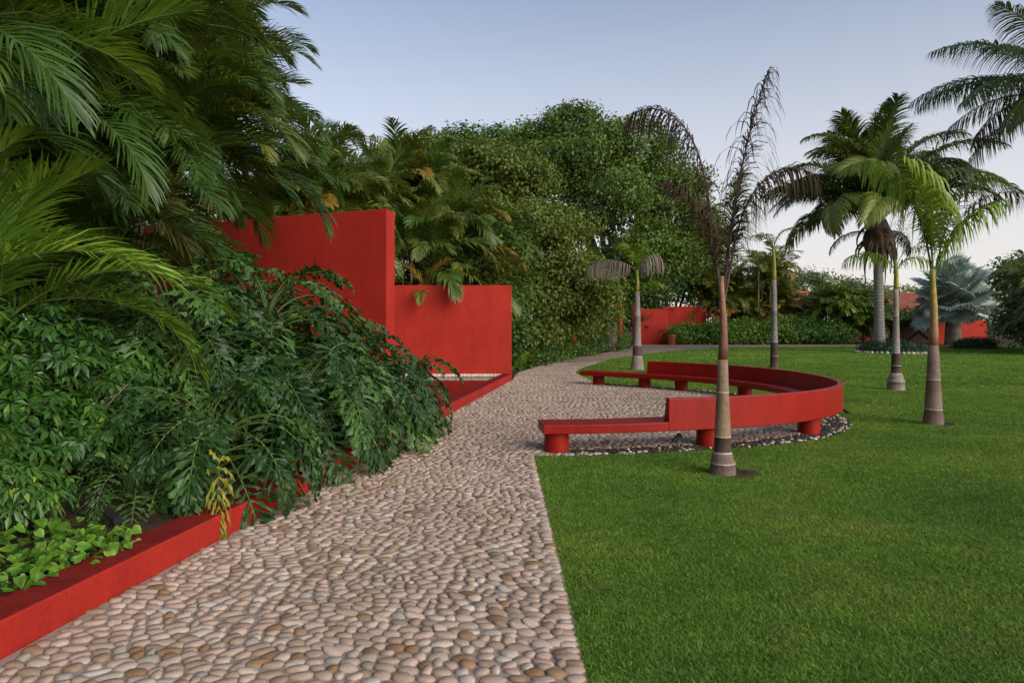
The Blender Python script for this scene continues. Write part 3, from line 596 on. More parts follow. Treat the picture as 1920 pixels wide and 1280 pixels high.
# ---------------------------------------------------------------- schefflera shrubs
def whorls(g, C, N, r, leaflets=8):
    n = len(C); N = nrm(N); u = nrm(np.cross(N, g.normal(0, 1, (n, 3)))); v = np.cross(N, u); Vs = []; tn = []
    for k in range(leaflets):
        a = k*2*np.pi/leaflets+g.normal(0, .12, n); d = u*np.cos(a)[:, None]+v*np.sin(a)[:, None]; side = np.cross(N, d); l = r*g.uniform(.75, 1.15, (n, 1)); dn = np.array((0, 0, -1.))
        p0 = C+d*l*.22+N*l*.05; p1 = C+d*l*.65+dn*l*.10; p2 = C+d*l*1.05+dn*l*.30
        Vs.append(np.stack([p0, p1+side*l*.19+N*l*.05, p2, p1-side*l*.19+N*l*.05, p1], 1)); tn.append(np.clip(g.beta(2, 3, n), 0, 1))
    V = np.concatenate(Vs); t = np.concatenate(tn); m = len(V); i5 = np.arange(m)[:, None]*5
    return V.reshape(-1, 3), np.concatenate([i5+np.array([q]) for q in ((0, 1, 4), (1, 2, 4), (2, 3, 4), (3, 0, 4))]), np.repeat(t, 5)
def schefflera(loc, label, blobs, n, r, seed, bright=0.):
    g = np.random.default_rng(seed); rt = root('schefflera_shrub', loc, label, 'shrub', 'glossy shrubs with radiating leaflets'); B = np.array(blobs); bi = g.integers(len(B), size=n)
    d = nrm(g.normal(0, 1, (n, 3))+np.array((.25, -.35, .15))); C = B[bi, :3]+d*B[bi, 3:]*(1-np.abs(g.normal(0, .25, n)))[:, None]; C = C[C[:, 2] > .06]; d = d[:len(C)]
    V, fs, tn = whorls(g, C, d*.8+np.array((0, 0, .8))+g.normal(0, .3, C.shape), r); b = Buf(); b.add(V, fs, 0, np.clip(tn+bright, 0, 1)); b.obj('foliage', M['scheff'], rt)
    for c in B[:, :3]:
        for q in range(3):
            e = c+g.normal(0, .5, 3)*B[0, 3:]; s = np.linspace(0, 1, 8)[:, None]; mid = g.normal(0, .08, 3)
            b = Buf(); b.tube(np.array((0, 0, -.05))+g.normal(0, .04, 3)*np.array((1, 1, 0))+e*s+np.sin(s*np.pi)*mid, .016*(1.1-.8*s[:, 0]), 6, 0, .6); b.obj('branch', M['twig'], rt, True)
    return rt
schefflera((-4.15, 5.75, .15), 'glossy green shrub with yellow-green tips and forked bare branches in the bed', [(.1, -.1, .75, .55, .5, .45), (-.5, .2, 1.1, .6, .5, .5), (.4, .1, .6, .4, .35, .3)], 430, .115, 31, .1)
schefflera((-3.75, 4.75, .14), 'low glossy shrub behind the trailing heart-leaf vines', [(-.1, .1, .5, .5, .4, .38), (-.6, 0, .55, .5, .4, .4), (.25, .15, .38, .28, .26, .2)], 330, .095, 32, .12)
schefflera((-4.7, 6.3, .2), 'taller dark glossy shrub at the back of the bed', [(.2, 0, 1.25, .75, .6, .55), (-.7, 0, 1.3, .8, .6, .6), (.9, .3, .9, .5, .5, .45)], 480, .12, 33, -.12)

# ---------------------------------------------------------------- pothos
def heart():
    out = []
    for k in range(5):
        g = np.random.default_rng(40+k); pr = [(0, 0), (-.12, .24), (.05, .42), (.35, .44), (.7, .26), (1.0, 0)]
        V = [(x, 0, -.10*x*x+(0 if i else .02)) for i, (x, y) in enumerate(pr)]; V += [(x, y, .12*y-.12*x*x+g.normal(0, .02)) for x, y in pr[1:5]]; V += [(x, -y, .12*y-.12*x*x+g.normal(0, .02)) for x, y in pr[1:5]]
        b = Buf(); fs = [(0, 1, 6), (1, 2, 7, 6), (2, 3, 8, 7), (3, 4, 9, 8), (4, 5, 9), (0, 10, 1), (1, 10, 11, 2), (2, 11, 12, 3), (3, 12, 13, 4), (4, 13, 5)]
        V[1] = (-.0, 0, 0); b.add(V, fs, 0, [.3]*6+list(g.uniform(.2, 1, 8))); out.append(b.mesh('leaf', M['pothos'], True))
    return out
HE = heart()
def pothos(loc, label, n, rx, ry, seed):
    g = np.random.default_rng(seed); rt = root('pothos_vine', loc, label, 'vine', 'heart-leaf vines trailing in the bed'); b = Buf()
    for q in range(6):
        a = g.uniform(0, 6.28); s = np.linspace(0, 1, 9); b.tube(np.c_[s*rx*math.cos(a)+.04*np.sin(s*9), s*ry*math.sin(a)+.03*np.cos(s*7), .03+.02*np.sin(s*6)], .004, 5, 0, .5)
    b.obj('stem', M['petiole'], rt)
    for i in range(n):
        a = g.uniform(0, 6.28); r = math.sqrt(g.random()); link('leaf', pick(g, HE), rt, (rx*r*math.cos(a), ry*r*math.sin(a), g.uniform(.05, .17)*(1.25-r*.6)), (g.normal(R(15), R(25)), R(25)+g.normal(0, R(22)), g.uniform(0, 6.28)), g.uniform(.042, .088))
pothos((-3.12, 3.95, .13), 'yellow-green heart-leaf vine spreading over the near corner of the bed', 260, .40, .50, 51)
pothos((-2.86, 4.55, .13), 'heart-leaf vine creeping toward the black spotlight in the bed', 210, .30, .42, 52)
pothos((-3.35, 4.75, .15), 'heart-leaf vine growing under the low glossy shrub', 110, .40, .4, 53)

# ---------------------------------------------------------------- spotlights
def spotlight(loc, rz, tilt, label):
    rt = root('garden_spotlight', loc, label, 'spotlight', 'black garden spotlights', rz); b = Buf(); b.tube([(0, 0, -.06), (0, 0, .05)], .008, 8); b.obj('spike', M['black'], rt)
    d = np.array((math.cos(tilt), 0, math.sin(tilt))); c = np.array((0, 0, .07)); b = Buf()
    b.tube([c-d*.07, c-d*.065, c-d*.02, c-d*.015, c+d*.05, c+d*.055, c+d*.085], [.018, .026, .026, .031, .031, .038, .038], 14); b.obj('housing', M['black'], rt)
    b = Buf(); b.tube([c+d*.080, c+d*.0865], .033, 14); b.obj('lens', M['glass_lens'], rt)
sp = G(1268, 832); spotlight((sp[0], sp[1], .01), .35, .55, 'small black spotlight on the gravel aimed up under the curved bench')
sp = G(1585, 777); spotlight((sp[0], sp[1], .01), 2.6, .5, 'small black spotlight beside the outer bend of the curved bench')
spotlight((-3.05, 5.2, .17), -.5, -.3, 'black spotlight lying among mulch in the planting bed')

# ---------------------------------------------------------------- young palms on the lawn
def trunk_profile(prof, n=18, lean=(0, 0)):
    pr = np.array(prof, float); b = Buf(); b.lathe(pr[:, :2], n=n, tint=pr[:, 2]); V = b.V[0]; H = pr[-1, 1]
    V[:, 0] += lean[0]*(np.clip(V[:, 2], 0, None)/H)**1.5*H; V[:, 1] += lean[1]*(np.clip(V[:, 2], 0, None)/H)**1.5*H; return b
def ring_prof(segs):                      # segs of (z0, z1, r0, r1, tint): each leaf-scar band slightly stepped
    out = []
    for z0, z1, r0, r1, t in segs: out += [(r0*1.04, z0, 1.), (r0*1.04, z0+.012, 1.), (r0, z0+.018, t), ((r0+r1)/2*1.01, (z0+z1)/2, t*.92), (r1, z1-.004, t)]
    return out
LF = dict(lime=M['lime'], dead=M['dead'], grey=M['deadgrey'], olive=M['areca_olive'])
def young_palm(px, py, label, segs, lean, sheath, fronds, seed):
    l = G(px, py); rt = root('young_palm', (l[0], l[1], 0), label, 'palm', 'young palms planted in the lawn')
    trunk_profile(ring_prof(segs), lean=lean).obj('trunk', M['young_trunk'], rt, True)
    H = segs[-1][1]; tx, ty = lean[0]*H, lean[1]*H; h2, r0, r1, t0, t1 = sheath; s = np.linspace(0, 1, 7)
    b = Buf(); b.tube(np.c_[tx+lean[0]*1.5*s*h2+.012*np.sin(s*5), ty+0*s, H-.01+s*h2], (r0+(r1-r0)*s)*(1+.06*np.sin(s*14)), 10, 0, t0+(t1-t0)*s); b.obj('crownshaft', M['sheath'], rt, True)
    top = np.array((tx+lean[0]*1.5*h2, ty, H+h2-.05))
    for i, (m, az, dz, kw) in enumerate(fronds):
        me = frond_mesh('frond', LF[m], seed=seed+i, stem=kw.pop('st', None), **kw); link('frond', me, rt, tuple(top+np.array((0, 0, dz))), (0, 0, R(az)))
    return rt
DS = M['sheath']
young_palm(1355, 888, 'young palm with burnt brown fronds standing in front of the curved bench',
    [(-.04, .12, .150, .136, .22), (.12, .24, .134, .110, .26), (.24, .42, .098, .090, .05), (.42, .92, .090, .068, .5), (.92, 1.30, .067, .056, .45)], (.0, 0), (.95, .056, .026, .05, .4),
    [('dead', 170, -.38, dict(L=3.1, e0=83.5, e1=-95, p=5.2, n=110, ll=.66, lw=.0165, a0=70, a1=45, vup=0, droop=4.5, pet=.22, rr=.018, miss=.03, jit=.16, st=M['fibre'], segs=5)),
     ('dead', 8, -.38, dict(L=2.85, e0=85.5, e1=70, p=1.3, n=110, ll=.66, lw=.0165, a0=48, a1=22, vup=0, droop=3.6, pet=.22, rr=.020, miss=.03, jit=.2, st=M['fibre'], segs=5)),
     ('dead', -12, -.38, dict(L=2.3, e0=81, e1=-90, p=4.0, n=96, ll=.66, lw=.0165, a0=65, a1=40, vup=0, droop=4.2, pet=.26, rr=.014, miss=.03, jit=.18, st=M['fibre'], segs=5)),
     ('dead', 195, -.38, dict(L=1.7, e0=83, e1=20, p=2.4, n=70, ll=.6, lw=.017, a0=55, a1=30, vup=5, droop=3.0, pet=.30, rr=.012, miss=.04, jit=.18, st=M['fibre'], segs=5)),
     ('olive', 40, -.38, dict(L=1.7, e0=85, e1=62, p=1.6, n=76, ll=.55, lw=.017, a0=48, a1=25, vup=8, droop=2.2, pet=.28, rr=.012, miss=.04, jit=.14, segs=4)),
     ('olive', 140, -.38, dict(L=1.6, e0=83, e1=55, p=1.6, n=72, ll=.55, lw=.017, a0=50, a1=25, vup=8, droop=2.4, pet=.28, rr=.012, miss=.04, jit=.14, segs=4))], 700)
young_palm(1750, 795, 'young palm with lime green drooping fronds and yellow sheath',
    [(-.04, .25, .162, .138, .2), (.25, .75, .135, .108, .3), (.75, 1.34, .108, .078, .28)], (.0, 0), (1.3, .072, .04, .3, .85),
    [('lime', 158, -.2, dict(L=2.45, e0=83, e1=28, p=2.0, n=54, ll=1.0, lw=.042, a0=52, a1=30, vup=35, droop=3.6, pet=.26, rr=.018, jit=.1, segs=7)),
     ('lime', 205, -.2, dict(L=2.2, e0=86, e1=38, p=2.0, n=52, ll=.95, lw=.042, a0=52, a1=30, vup=35, droop=3.6, pet=.28, rr=.016, jit=.1, segs=7)),
     ('olive', 15, -.2, dict(L=2.3, e0=77, e1=22, p=2.0, n=40, ll=.85, lw=.030, a0=52, a1=30, vup=30, droop=3.4, pet=.26, rr=.016, jit=.12, segs=6)),
     ('lime', -35, -.25, dict(L=1.7, e0=76, e1=20, p=1.8, n=44, ll=.8, lw=.036, a0=50, a1=30, vup=25, droop=3.0, pet=.22, rr=.013, jit=.1, segs=6)),
     ('lime', 85, -.2, dict(L=2.1, e0=87, e1=55, p=1.8, n=44, ll=.8, lw=.036, a0=48, a1=26, vup=25, droop=3.0, pet=.25, rr=.013, jit=.1, segs=6)),
     ('dead', 8, -.1, dict(L=2.4, e0=70, e1=-10, p=1.8, n=44, ll=.75, lw=.018, a0=55, a1=30, vup=10, droop=4.5, pet=.5, rr=.012, miss=.1, jit=.18, segs=6))], 720)
young_palm(1680, 731, 'young palm with a grey bulbous base and a thin pale trunk',
    [(-.04, .22, .215, .20, .72), (.22, .42, .20, .145, .74), (.42, .62, .125, .115, .04), (.62, .95, .115, .10, .02), (.95, 1.9, .095, .07, .78), (1.9, 2.6, .07, .06, .8)], (.0, 0), (.75, .062, .035, .7, .95),
    [('lime', 172, -.25, dict(L=1.5, e0=62, e1=-45, p=1.1, n=36, ll=.72, lw=.028, a0=58, a1=35, vup=20, droop=3.4, pet=.15, rr=.012, jit=.1, segs=6)),
     ('lime', -8, -.3, dict(L=1.0, e0=72, e1=-50, p=1.2, n=24, ll=.6, lw=.028, a0=58, a1=30, vup=15, droop=3.0, pet=.2, rr=.010, jit=.1, segs=4)),
     ('dead', 30, -.2, dict(L=1.5, e0=86, e1=62, p=1.5, n=26, ll=.5, lw=.016, a0=40, a1=20, vup=0, droop=2.4, pet=.35, rr=.012, miss=.25, jit=.2)),
     ('dead', 20, -.2, dict(L=1.2, e0=70, e1=-30, p=1.5, n=26, ll=.5, lw=.014, a0=40, a1=20, vup=0, droop=2.4, pet=.35, rr=.010, miss=.25, jit=.2))], 740)
young_palm(1452, 690, 'slender leafless young palm with a dark brown base behind the curved bench',
    [(-.04, .45, .165, .15, .1), (.45, 1.0, .15, .13, .04), (1.0, 2.2, .12, .10, .75), (2.2, 3.4, .10, .085, .78)], (-.005, 0), (1.3, .085, .05, .7, .9),
    [('olive', 100, -.2, dict(L=1.5, e0=80, e1=-40, p=1.4, n=26, ll=.6, lw=.03, a0=55, a1=30, droop=1.6, pet=.2)), ('olive', 190, -.2, dict(L=1.3, e0=75, e1=-40, p=1.4, n=26, ll=.6, lw=.03, a0=55, a1=30, droop=1.6, pet=.2)),
     ('olive', 340, -.2, dict(L=1.3, e0=85, e1=-10, p=1.6, n=26, ll=.6, lw=.03, a0=55, a1=30, droop=1.6, pet=.2))], 760)
young_palm(1195, 693, 'young palm with grey dead hanging fronds behind the low end of the curved bench',
    [(-.04, .5, .26, .19, .7), (.5, .9, .18, .16, .06), (.9, 2.0, .14, .115, .76), (2.0, 2.9, .115, .085, .8)], (.0, 0), (.8, .07, .045, .7, 1.),
    [('grey', 175, -.1, dict(L=2.05, e0=62, e1=-35, p=.8, n=46, ll=1.0, lw=.032, a0=70, a1=50, vup=0, droop=6.5, pet=.18, rr=.02, jit=.08, segs=6)),
     ('grey', 10, -.1, dict(L=1.5, e0=78, e1=-75, p=1.7, n=40, ll=1.0, lw=.032, a0=70, a1=50, vup=0, droop=6.5, pet=.24, rr=.02, jit=.08, segs=6)),
     ('lime', 150, -.1, dict(L=1.4, e0=86, e1=10, p=2.0, n=30, ll=.85, lw=.045, a0=45, a1=25, vup=8, droop=1.9, pet=.3, rr=.014, jit=.1, segs=4)),
     ('lime', 250, -.1, dict(L=1.2, e0=86, e1=30, p=2.0, n=28, ll=.75, lw=.045, a0=45, a1=25, vup=8, droop=1.9, pet=.3, rr=.014, jit=.1, segs=4)),
     ('lime', -30, -.75, dict(L=1.0, e0=45, e1=-30, p=1.4, n=22, ll=.6, lw=.045, a0=50, a1=25, vup=8, droop=1.2, pet=.2, rr=.014, jit=.1)),
     ('lime', 205, -.8, dict(L=.8, e0=40, e1=-30, p=1.4, n=16, ll=.45, lw=.04, a0=50, a1=25, vup=8, droop=1.2, pet=.3, rr=.012, jit=.1))], 780)

# ---------------------------------------------------------------- tall palm, coconut palm, silver palm
l = A(1650, 640, 41.); l[2] = 0; rt = root('tall_palm', tuple(l), 'tall palm with a grey ringed trunk rising from a round planted bed', 'palm')
g = np.random.default_rng(81); zs = np.linspace(0, 5.6, 60); rad = np.interp(zs, [0, .5, 2, 5.6], [.38, .31, .27, .25])*(1+.05*(np.arange(60) % 2)); b = Buf(); b.tube(np.c_[-.12*(zs/5.6), 0*zs, zs-.03], rad, 14, 0, np.where(np.arange(60) % 2, .85, .3)); b.obj('trunk', M['grey_trunk'], rt, True)
b = Buf(); zs = np.linspace(5.4, 8.2, 8); b.tube(np.c_[-.12+0*zs, 0*zs, zs], [.26, .5, .72, .85, .8, .65, .5, .3], 12, 0, g.random(8)); b.obj('crown_boot', M['fibre'], rt)
for k in range(26):
    a = g.uniform(0, 6.28); z0 = g.uniform(6.2, 7.6); ln = g.uniform(1.0, 2.2); s = np.linspace(0, 1, 6); rr = .6+.55*np.sin(s*2.2)*g.uniform(.5, 1.2)
    b = Buf(); b.tube(np.c_[-.12+rr*math.cos(a), rr*math.sin(a), z0-s**1.3*ln], .09*(1.1-.8*s), 5, 0, .5); b.obj('dead_leaf_base', M['fibre'], rt)
FT = frond_set(M['talltree'], 7.8, 1.75, .075, 110, 820, 1.35, .07, 22, ((86, 48), (68, -22), (44, -48)), 1.5, 5, 62, 30)
rosette(g, rt, (-.12, 0, 7.9), FT, 46, 1., .4, [M['talltree']]*3+[M['areca_olive']], None, 7, spread=True)
o = link('frond', FT[2][0], rt, (-.12, 0, 7.7), (0, R(-6), R(184)), 1.02)
for k, a in enumerate((175, 20, 250)): o = link('frond', FT[2][k % 2], rt, (-.12, 0, 7.1), (0, R(30), R(a)), .45); setmat(o, M['dead'])
l = np.array((15.1, 18.5, 0)); rt = root('coconut_palm', tuple(l), 'coconut palm leaning in from beyond the lawn, dark feathery fronds against the sky', 'palm')
b = Buf(); zs = np.linspace(0, 1, 30); b.tube(np.c_[.3*np.sin(zs*2), 0*zs, zs*7.9-.03], np.interp(zs, [0, .08, 1], [.3, .19, .13]), 12, 0, np.where(np.arange(30) % 2, .8, .3)); b.obj('trunk', M['grey_trunk'], rt, True)
FC = frond_set(M['coco'], 4.4, 1.1, .036, 96, 860, 2.4, .035, 5, ((80, 20), (50, -24), (22, -60)), 1.2, 5, 62, 38); g = np.random.default_rng(87)
rosette(g, rt, (.27, 0, 7.75), FC, 16, .95, 1.0, [M['coco']], None, 6)
for a, c, m, pz, sc in ((178, 1, 'coco', -4, 1.0), (165, 1, 'coco', 14, .95), (196, 1, 'coco', 22, .95), (186, 2, 'dead', 8, .85), (205, 2, 'coco', 4, .85)):
    o = link('frond', FC[c][0], rt, (.27, 0, 7.75), (0, R(pz), R(a)), sc); setmat(o, M[m])
def fan_mesh(seed, pet=1.3, Rf=1.15, seg=34):
    g = np.random.default_rng(seed); b = Buf(); s = np.linspace(0, 1, 6); P_ = np.c_[s*pet, 0*s, .0*s-.12*s**2]; b.tube(P_, .045-.02*s, 5, 1, .5); c = P_[-1]
    for k in range(seg):
        a = R(-150+300*k/(seg-1)); da = R(150/(seg-1))*.98; tn = float(np.clip(g.beta(2, 2), 0, 1)); rm = Rf*.74; rt_ = Rf*g.uniform(.9, 1.08)
        def pt(r, an, z): return c+np.array((r*math.cos(an), r*math.sin(an), z-.10*(r/Rf)**2+.22*abs(math.sin(an))*r))
        b.add([pt(.02, a, 0), pt(rm, a-da, 0), pt(rm*1.02, a, .05), pt(rm, a+da, 0), pt(rt_, a+g.normal(0, .03), -.05-.12*g.random())], [(0, 1, 2), (0, 2, 3), (1, 4, 2), (2, 4, 3)], 0, tn)
    return b.mesh('fan_leaf', [M['silver'], M['silver']])
FAN = [fan_mesh(900+i) for i in range(4)]
l = A(1787, 640, 55.); l[2] = 0; rt = root('silver_fan_palm', tuple(l), 'silvery blue fan palm standing before the far red boundary wall', 'palm'); g = np.random.default_rng(91)
b = Buf(); b.tube(np.c_[0*np.arange(9), 0*np.arange(9), np.linspace(-.03, 3.2, 9)], np.linspace(.62, .45, 9)*(1+.05*(np.arange(9) % 2)), 14, 0, np.where(np.arange(9) % 2, .9, .4)); b.obj('trunk', M['silver_trunk'], rt, True)
for k in range(52):
    f = k/51; el = R(88-118*f); o = link('fan_leaf', FAN[k % 4], rt, (0, 0, 3.2+.7*(1-f)), (g.normal(0, R(20)), -el, k*2.39996), g.uniform(1.15, 1.5))

# ---------------------------------------------------------------- planted beds round palms
def low_bed(c, rx, ry, label, seed, stones):
    g = np.random.default_rng(seed); rt = root('round_plant_bed', (c[0], c[1], 0), label, 'plant bed'); b = Buf(); V, fs, tn = leafcloud(g, [(0, 0, .2, rx, ry, .42)], 5200, .13, 8, 1.5, .8, .15, .3, .1); V[:, 2] = np.clip(V[:, 2], .01, None); b.add(V, fs, 0, tn); b.obj('foliage', M['bed'], rt)
    if stones:
        for k in range(46):
            a = k*2*math.pi/46; link('stone', STN[k % 4], rt, ((rx+.22)*math.cos(a), (ry+.22)*math.sin(a), .0), (0, 0, g.uniform(0, 6)), g.uniform(.8, 1.2))
STN = []
for i in range(4):
    b = Buf(); V = pebble_verts(TN, np.array([[0, 0, .13, .10]]), np.zeros(1), np.array([.13]), .12)[0]; b.add(V, TN[1], 0, .95-.03*i); b.add(np.zeros((0, 3)), TN[2]-len(V), 0); STN.append(b.mesh('stone', M['stone'], True))
c = A(1672, 660, 40.3); low_bed(c, 1.75, 1.7, 'round bed of dark low plants edged with white stones below the tall palm', 95, True)
c = G(1828, 653); low_bed(c, 1.25, 1.2, 'small dark patch of low plants alone on the far lawn', 96, False)

# ---------------------------------------------------------------- arecas behind the walls
gm = 'areca palms behind the red walls'; g = np.random.default_rng(97)
for i, (px, py, D, st, lb) in enumerate([(690, 300, 23.5, 3, 'olive areca palm whose tallest frond tips stand against the sky behind the tall red wall'), (640, 345, 22, 3, 'areca palm with thin pale stems just above the tall red wall'),
      (745, 320, 25, 3, 'areca palm with yellowing fronds behind the corner of the tall red wall'), (800, 345, 25.5, 3, 'full olive areca palm behind the lower red wall'),
      (855, 395, 24.5, 2, 'areca palm with greyish fronds leaning over the lower red wall'), (770, 430, 22.5, 2, 'short areca palm with orange hanging fronds beside the tall wall end'),
      (890, 440, 24, 2, 'slanting areca palm next to the leafy olive bush'), (600, 300, 20, 3, 'areca palm joining the dark clump at the left of the tall red wall'), (560, 330, 18.5, 3, 'areca palm tucked behind the top of the tall red wall')]):
    t = A(px, py, D); areca((t[0], t[1], 0), lb, st+2, FS_MID, 10, 1.15, [M['areca_olive']]*5+[M['areca']]*2+[M['areca_yellow']], 110+i, gm, (t[2]-2.3, t[2]-.5), .5, .06, 'areca_palm', .05)
t = A(800, 500, 21.35); areca((t[0], t[1], 0), 'little areca palm whose orange-tipped frond hangs over the lower red wall', 1, FS_MID, 8, .72, [M['areca_olive'], M['areca_yellow']], 131, gm, (2.55, 2.6), .05, .03, 'areca_palm', .035)

# ---------------------------------------------------------------- broadleaf trees
gt = 'broadleaf trees behind the walls'
tree('dense_tree', (6.0, 42, 0), 'largest dense dark green tree standing above everything behind the bend of the path', 'tree', M['treedark'],
     [ab(1110, 300, 42, 110, 85), ab(1060, 250, 43, 70, 45), ab(1090, 225, 42, 40, 30), ab(1180, 270, 41, 75, 55), ab(1235, 320, 41, 75, 60), ab(1150, 390, 40, 120, 90), ab(1255, 410, 40, 75, 70), ab(1030, 330, 41, 75, 80), ab(1200, 490, 39.5, 110, 80), ab(1290, 480, 40, 60, 60), ab(1270, 360, 41, 60, 50), ab(1000, 265, 43, 45, 35)], 62000, .22, 141, gt, .38)
tree('dense_tree', (16.8, 65, 0), 'lower dark tree growing behind the far red wall with the terracotta pot', 'tree', M['treedark'],
     [ab(1220, 540, 64, 90, 60), ab(1300, 520, 65, 70, 60), ab(1330, 450, 65, 40, 45), ab(1250, 470, 64, 60, 60), ab(1160, 560, 62, 60, 50), ab(1130, 595, 60, 75, 52), ab(1060, 600, 58, 60, 50), ab(1190, 585, 62, 50, 40)], 24000, .34, 142, gt, .3)
tree('olive_tree', (-1.6, 32, 0), 'mid green tree with light tips behind the olive areca palms', 'tree', M['treemid'],
     [ab(850, 330, 33, 80, 75), ab(920, 320, 32, 75, 70), ab(790, 300, 34, 60, 50), ab(980, 350, 32, 60, 70), ab(900, 420, 31, 90, 70), ab(990, 440, 32, 70, 70)], 38000, .18, 143, gt, .24)
tree('dense_tree', (-3, 47, 0), 'dark tree line crown just showing over the mid green tree', 'tree', M['treedark'],
     [ab(820, 290, 47, 75, 45), ab(900, 275, 47, 70, 40), ab(960, 280, 46, 60, 45), ab(730, 310, 47, 60, 45), ab(880, 380, 46, 110, 80)], 18000, .26, 144, gt, .3)
tree('olive_bush_tree', (1.2, 30.5, 0), 'leafy olive bush tree with yellow tips beside the edge of the lower red wall', 'tree', M['treeolive'],
     [ab(1010, 440, 30, 70, 65), ab(1050, 520, 29.5, 80, 70), ab(1000, 560, 28.5, 52, 60), ab(1100, 560, 31, 65, 60), ab(1060, 430, 31, 55, 50), ab(980, 500, 29, 42, 60), ab(1000, 625, 28.5, 36, 35), ab(1065, 612, 32, 52, 36), ab(1130, 600, 36, 40, 40)], 34000, .18, 145, gt, .16)
tree('olive_bush_tree', (-.9, 25.5, 0), 'shaded leafy bush directly behind the lower red wall', 'tree', M['treedark'],
     [ab(900, 510, 24.5, 60, 50), ab(840, 520, 24.5, 60, 50), ab(940, 470, 26, 50, 60), ab(770, 540, 25, 50, 45), ab(955, 560, 24.5, 26, 60), ab(962, 630, 25.5, 20, 40), ab(930, 600, 26, 40, 60)], 14000, .18, 146, gt, .14)
# the dark thicket closing the view behind the left palms and the tall wall
tree('thicket_tree', (-13, 24, 0), 'dark thicket tree filling the gap behind the left areca palms', 'tree', M['treedark'], [(-13, 24, 3.5, 4.5, 3, 3.2), (-9, 25, 3, 3.5, 3, 2.6), (-17, 22, 4, 4, 3, 4), (-11, 26, 5, 4, 3, 2.5)], 9000, .3, 147, gt, .3)
tree('thicket_tree', (-13, 13, 0), 'dark thicket tree behind the nearest areca palms', 'tree', M['treedark'], [(-12.5, 13, 2.8, 2.5, 2, 3.0), (-10.5, 14.5, 2.4, 2, 2, 2.4), (-13.5, 11, 3.5, 2.4, 2.4, 3.5), (-12, 13, 6.5, 2.6, 2.4, 2.2)], 8000, .25, 148, gt, .2)

# undergrowth along the left side of the far path
gu = 'low plants edging the far path'
for i, (px, py, r, m, lb) in enumerate([(996, 688, .7, 'under', 'dark low plant between the bright ferns'), (1022, 682, .75, 'under', 'dark low plant at the foot of the olive bush tree'), (1052, 676, .85, 'hedge', 'low plant just before the first slim red post'), (1084, 669.5, .95, 'under', 'low plant past the first slim red post'),
      (1112, 665, 1.0, 'under', 'low plant between the slim red posts'), (1140, 660, 1.05, 'under', 'low plant at the foot of the middle red post'), (1166, 655, 1.1, 'hedge', 'last low plant before the far red wall')]):
    l = G(px, py); k = r
    tree('low_plant', (l[0], l[1]+.7, 0), lb, 'plant', M[m], [(l[0]-.1, l[1]+.7, .30*k, .95*k, .7*k, .55*k), (l[0]-.8*k, l[1]+1.2, .65*k, .9*k, .8*k, .75*k), (l[0]-.1*k, l[1]+1.9, .8*k, .9*k, .8*k, .8*k)], 3200, .13, 160+i, gu, .03, 'twig', cl=6, spread=1.6)
FF = frond_set(M['fern'], .95, .2, .035, 22, 930, .2, .006, 5, ((80, 20), (62, -25), (35, -50)), 1.2, 2, 75, 50)
for i, (px, py, sc, lb) in enumerate([(975, 692, 1.0, 'bright yellow-green fern at the edge of the lower red wall'), (1003, 684, 1.05, 'bright fern on the path edge beside the olive bush tree')]):
    l = G(px, py); rt = root('fern', (l[0], l[1]+.35, 0), lb, 'fern', 'ferns at the path edge'); g = np.random.default_rng(170+i); rosette(g, rt, (0, 0, .05), FF, 20, sc, name='frond')

# ---------------------------------------------------------------- red posts, far wall, pot
for px, pt, pb, D, lb in ((1075, 560, 648, 36, 'slim red post mostly swallowed by the olive bush tree'), (1163, 560, 652, 46.5, 'slim red post beside the pale blue-green low plant'), (1190, 570, 650, 53, 'red post touching the end of the far red wall')):
    q = A(px, pb, D); b = Buf(); b.lathe([(.17, -.03), (.17, 3.3)], n=18); o = b.obj('red_post', M['wall_red'], None, True, (q[0], q[1], 0)); tag(o, lb, 'post', 'red posts by the far path')
q0, q1 = A(1192, 640, 57), A(1252, 640, 57.5); b = Buf(); b.prism([(q0[0], 57), (q1[0], 57.4), (q1[0], 57.8), (q0[0], 57.4)], -.03, 2.95); tag(bevel(b.obj('far_wall', M['wall_red']), .02), 'far red wall panel beside the terracotta pot, at the end of the path', 'wall')
q0, q1 = A(1240, 640, 61), A(1325, 640, 61); b = Buf(); b.prism([(q0[0], 61), (q1[0], 61), (q1[0], 61.4), (q0[0], 61.4)], -.03, 3.25); tag(bevel(b.obj('far_wall', M['wall_red']), .02), 'far red wall set back behind the hedge', 'wall')
q = G(1259, 646.5); rt = root('terracotta_pot', (q[0], q[1], 0), 'terracotta pot by the edge of the far red wall', 'pot'); b = Buf(); b.lathe([(.26, 0), (.36, .7), (.40, .72), (.40, .82), (.34, .82), (.33, .74)], n=22); b.obj('pot_body', M['terracotta'], rt, True); b = Buf(); b.lathe([(.34, .72), (.34, .745)], n=20); b.obj('potting_soil', M['soil'], rt)
rt = root('potted_palm', (q[0], q[1], .75), 'small feathery palm growing in the terracotta pot', 'palm'); g = np.random.default_rng(177); rosette(g, rt, (0, 0, 0), FS_FAR, 11, .62, mats=[M['areca_olive']])

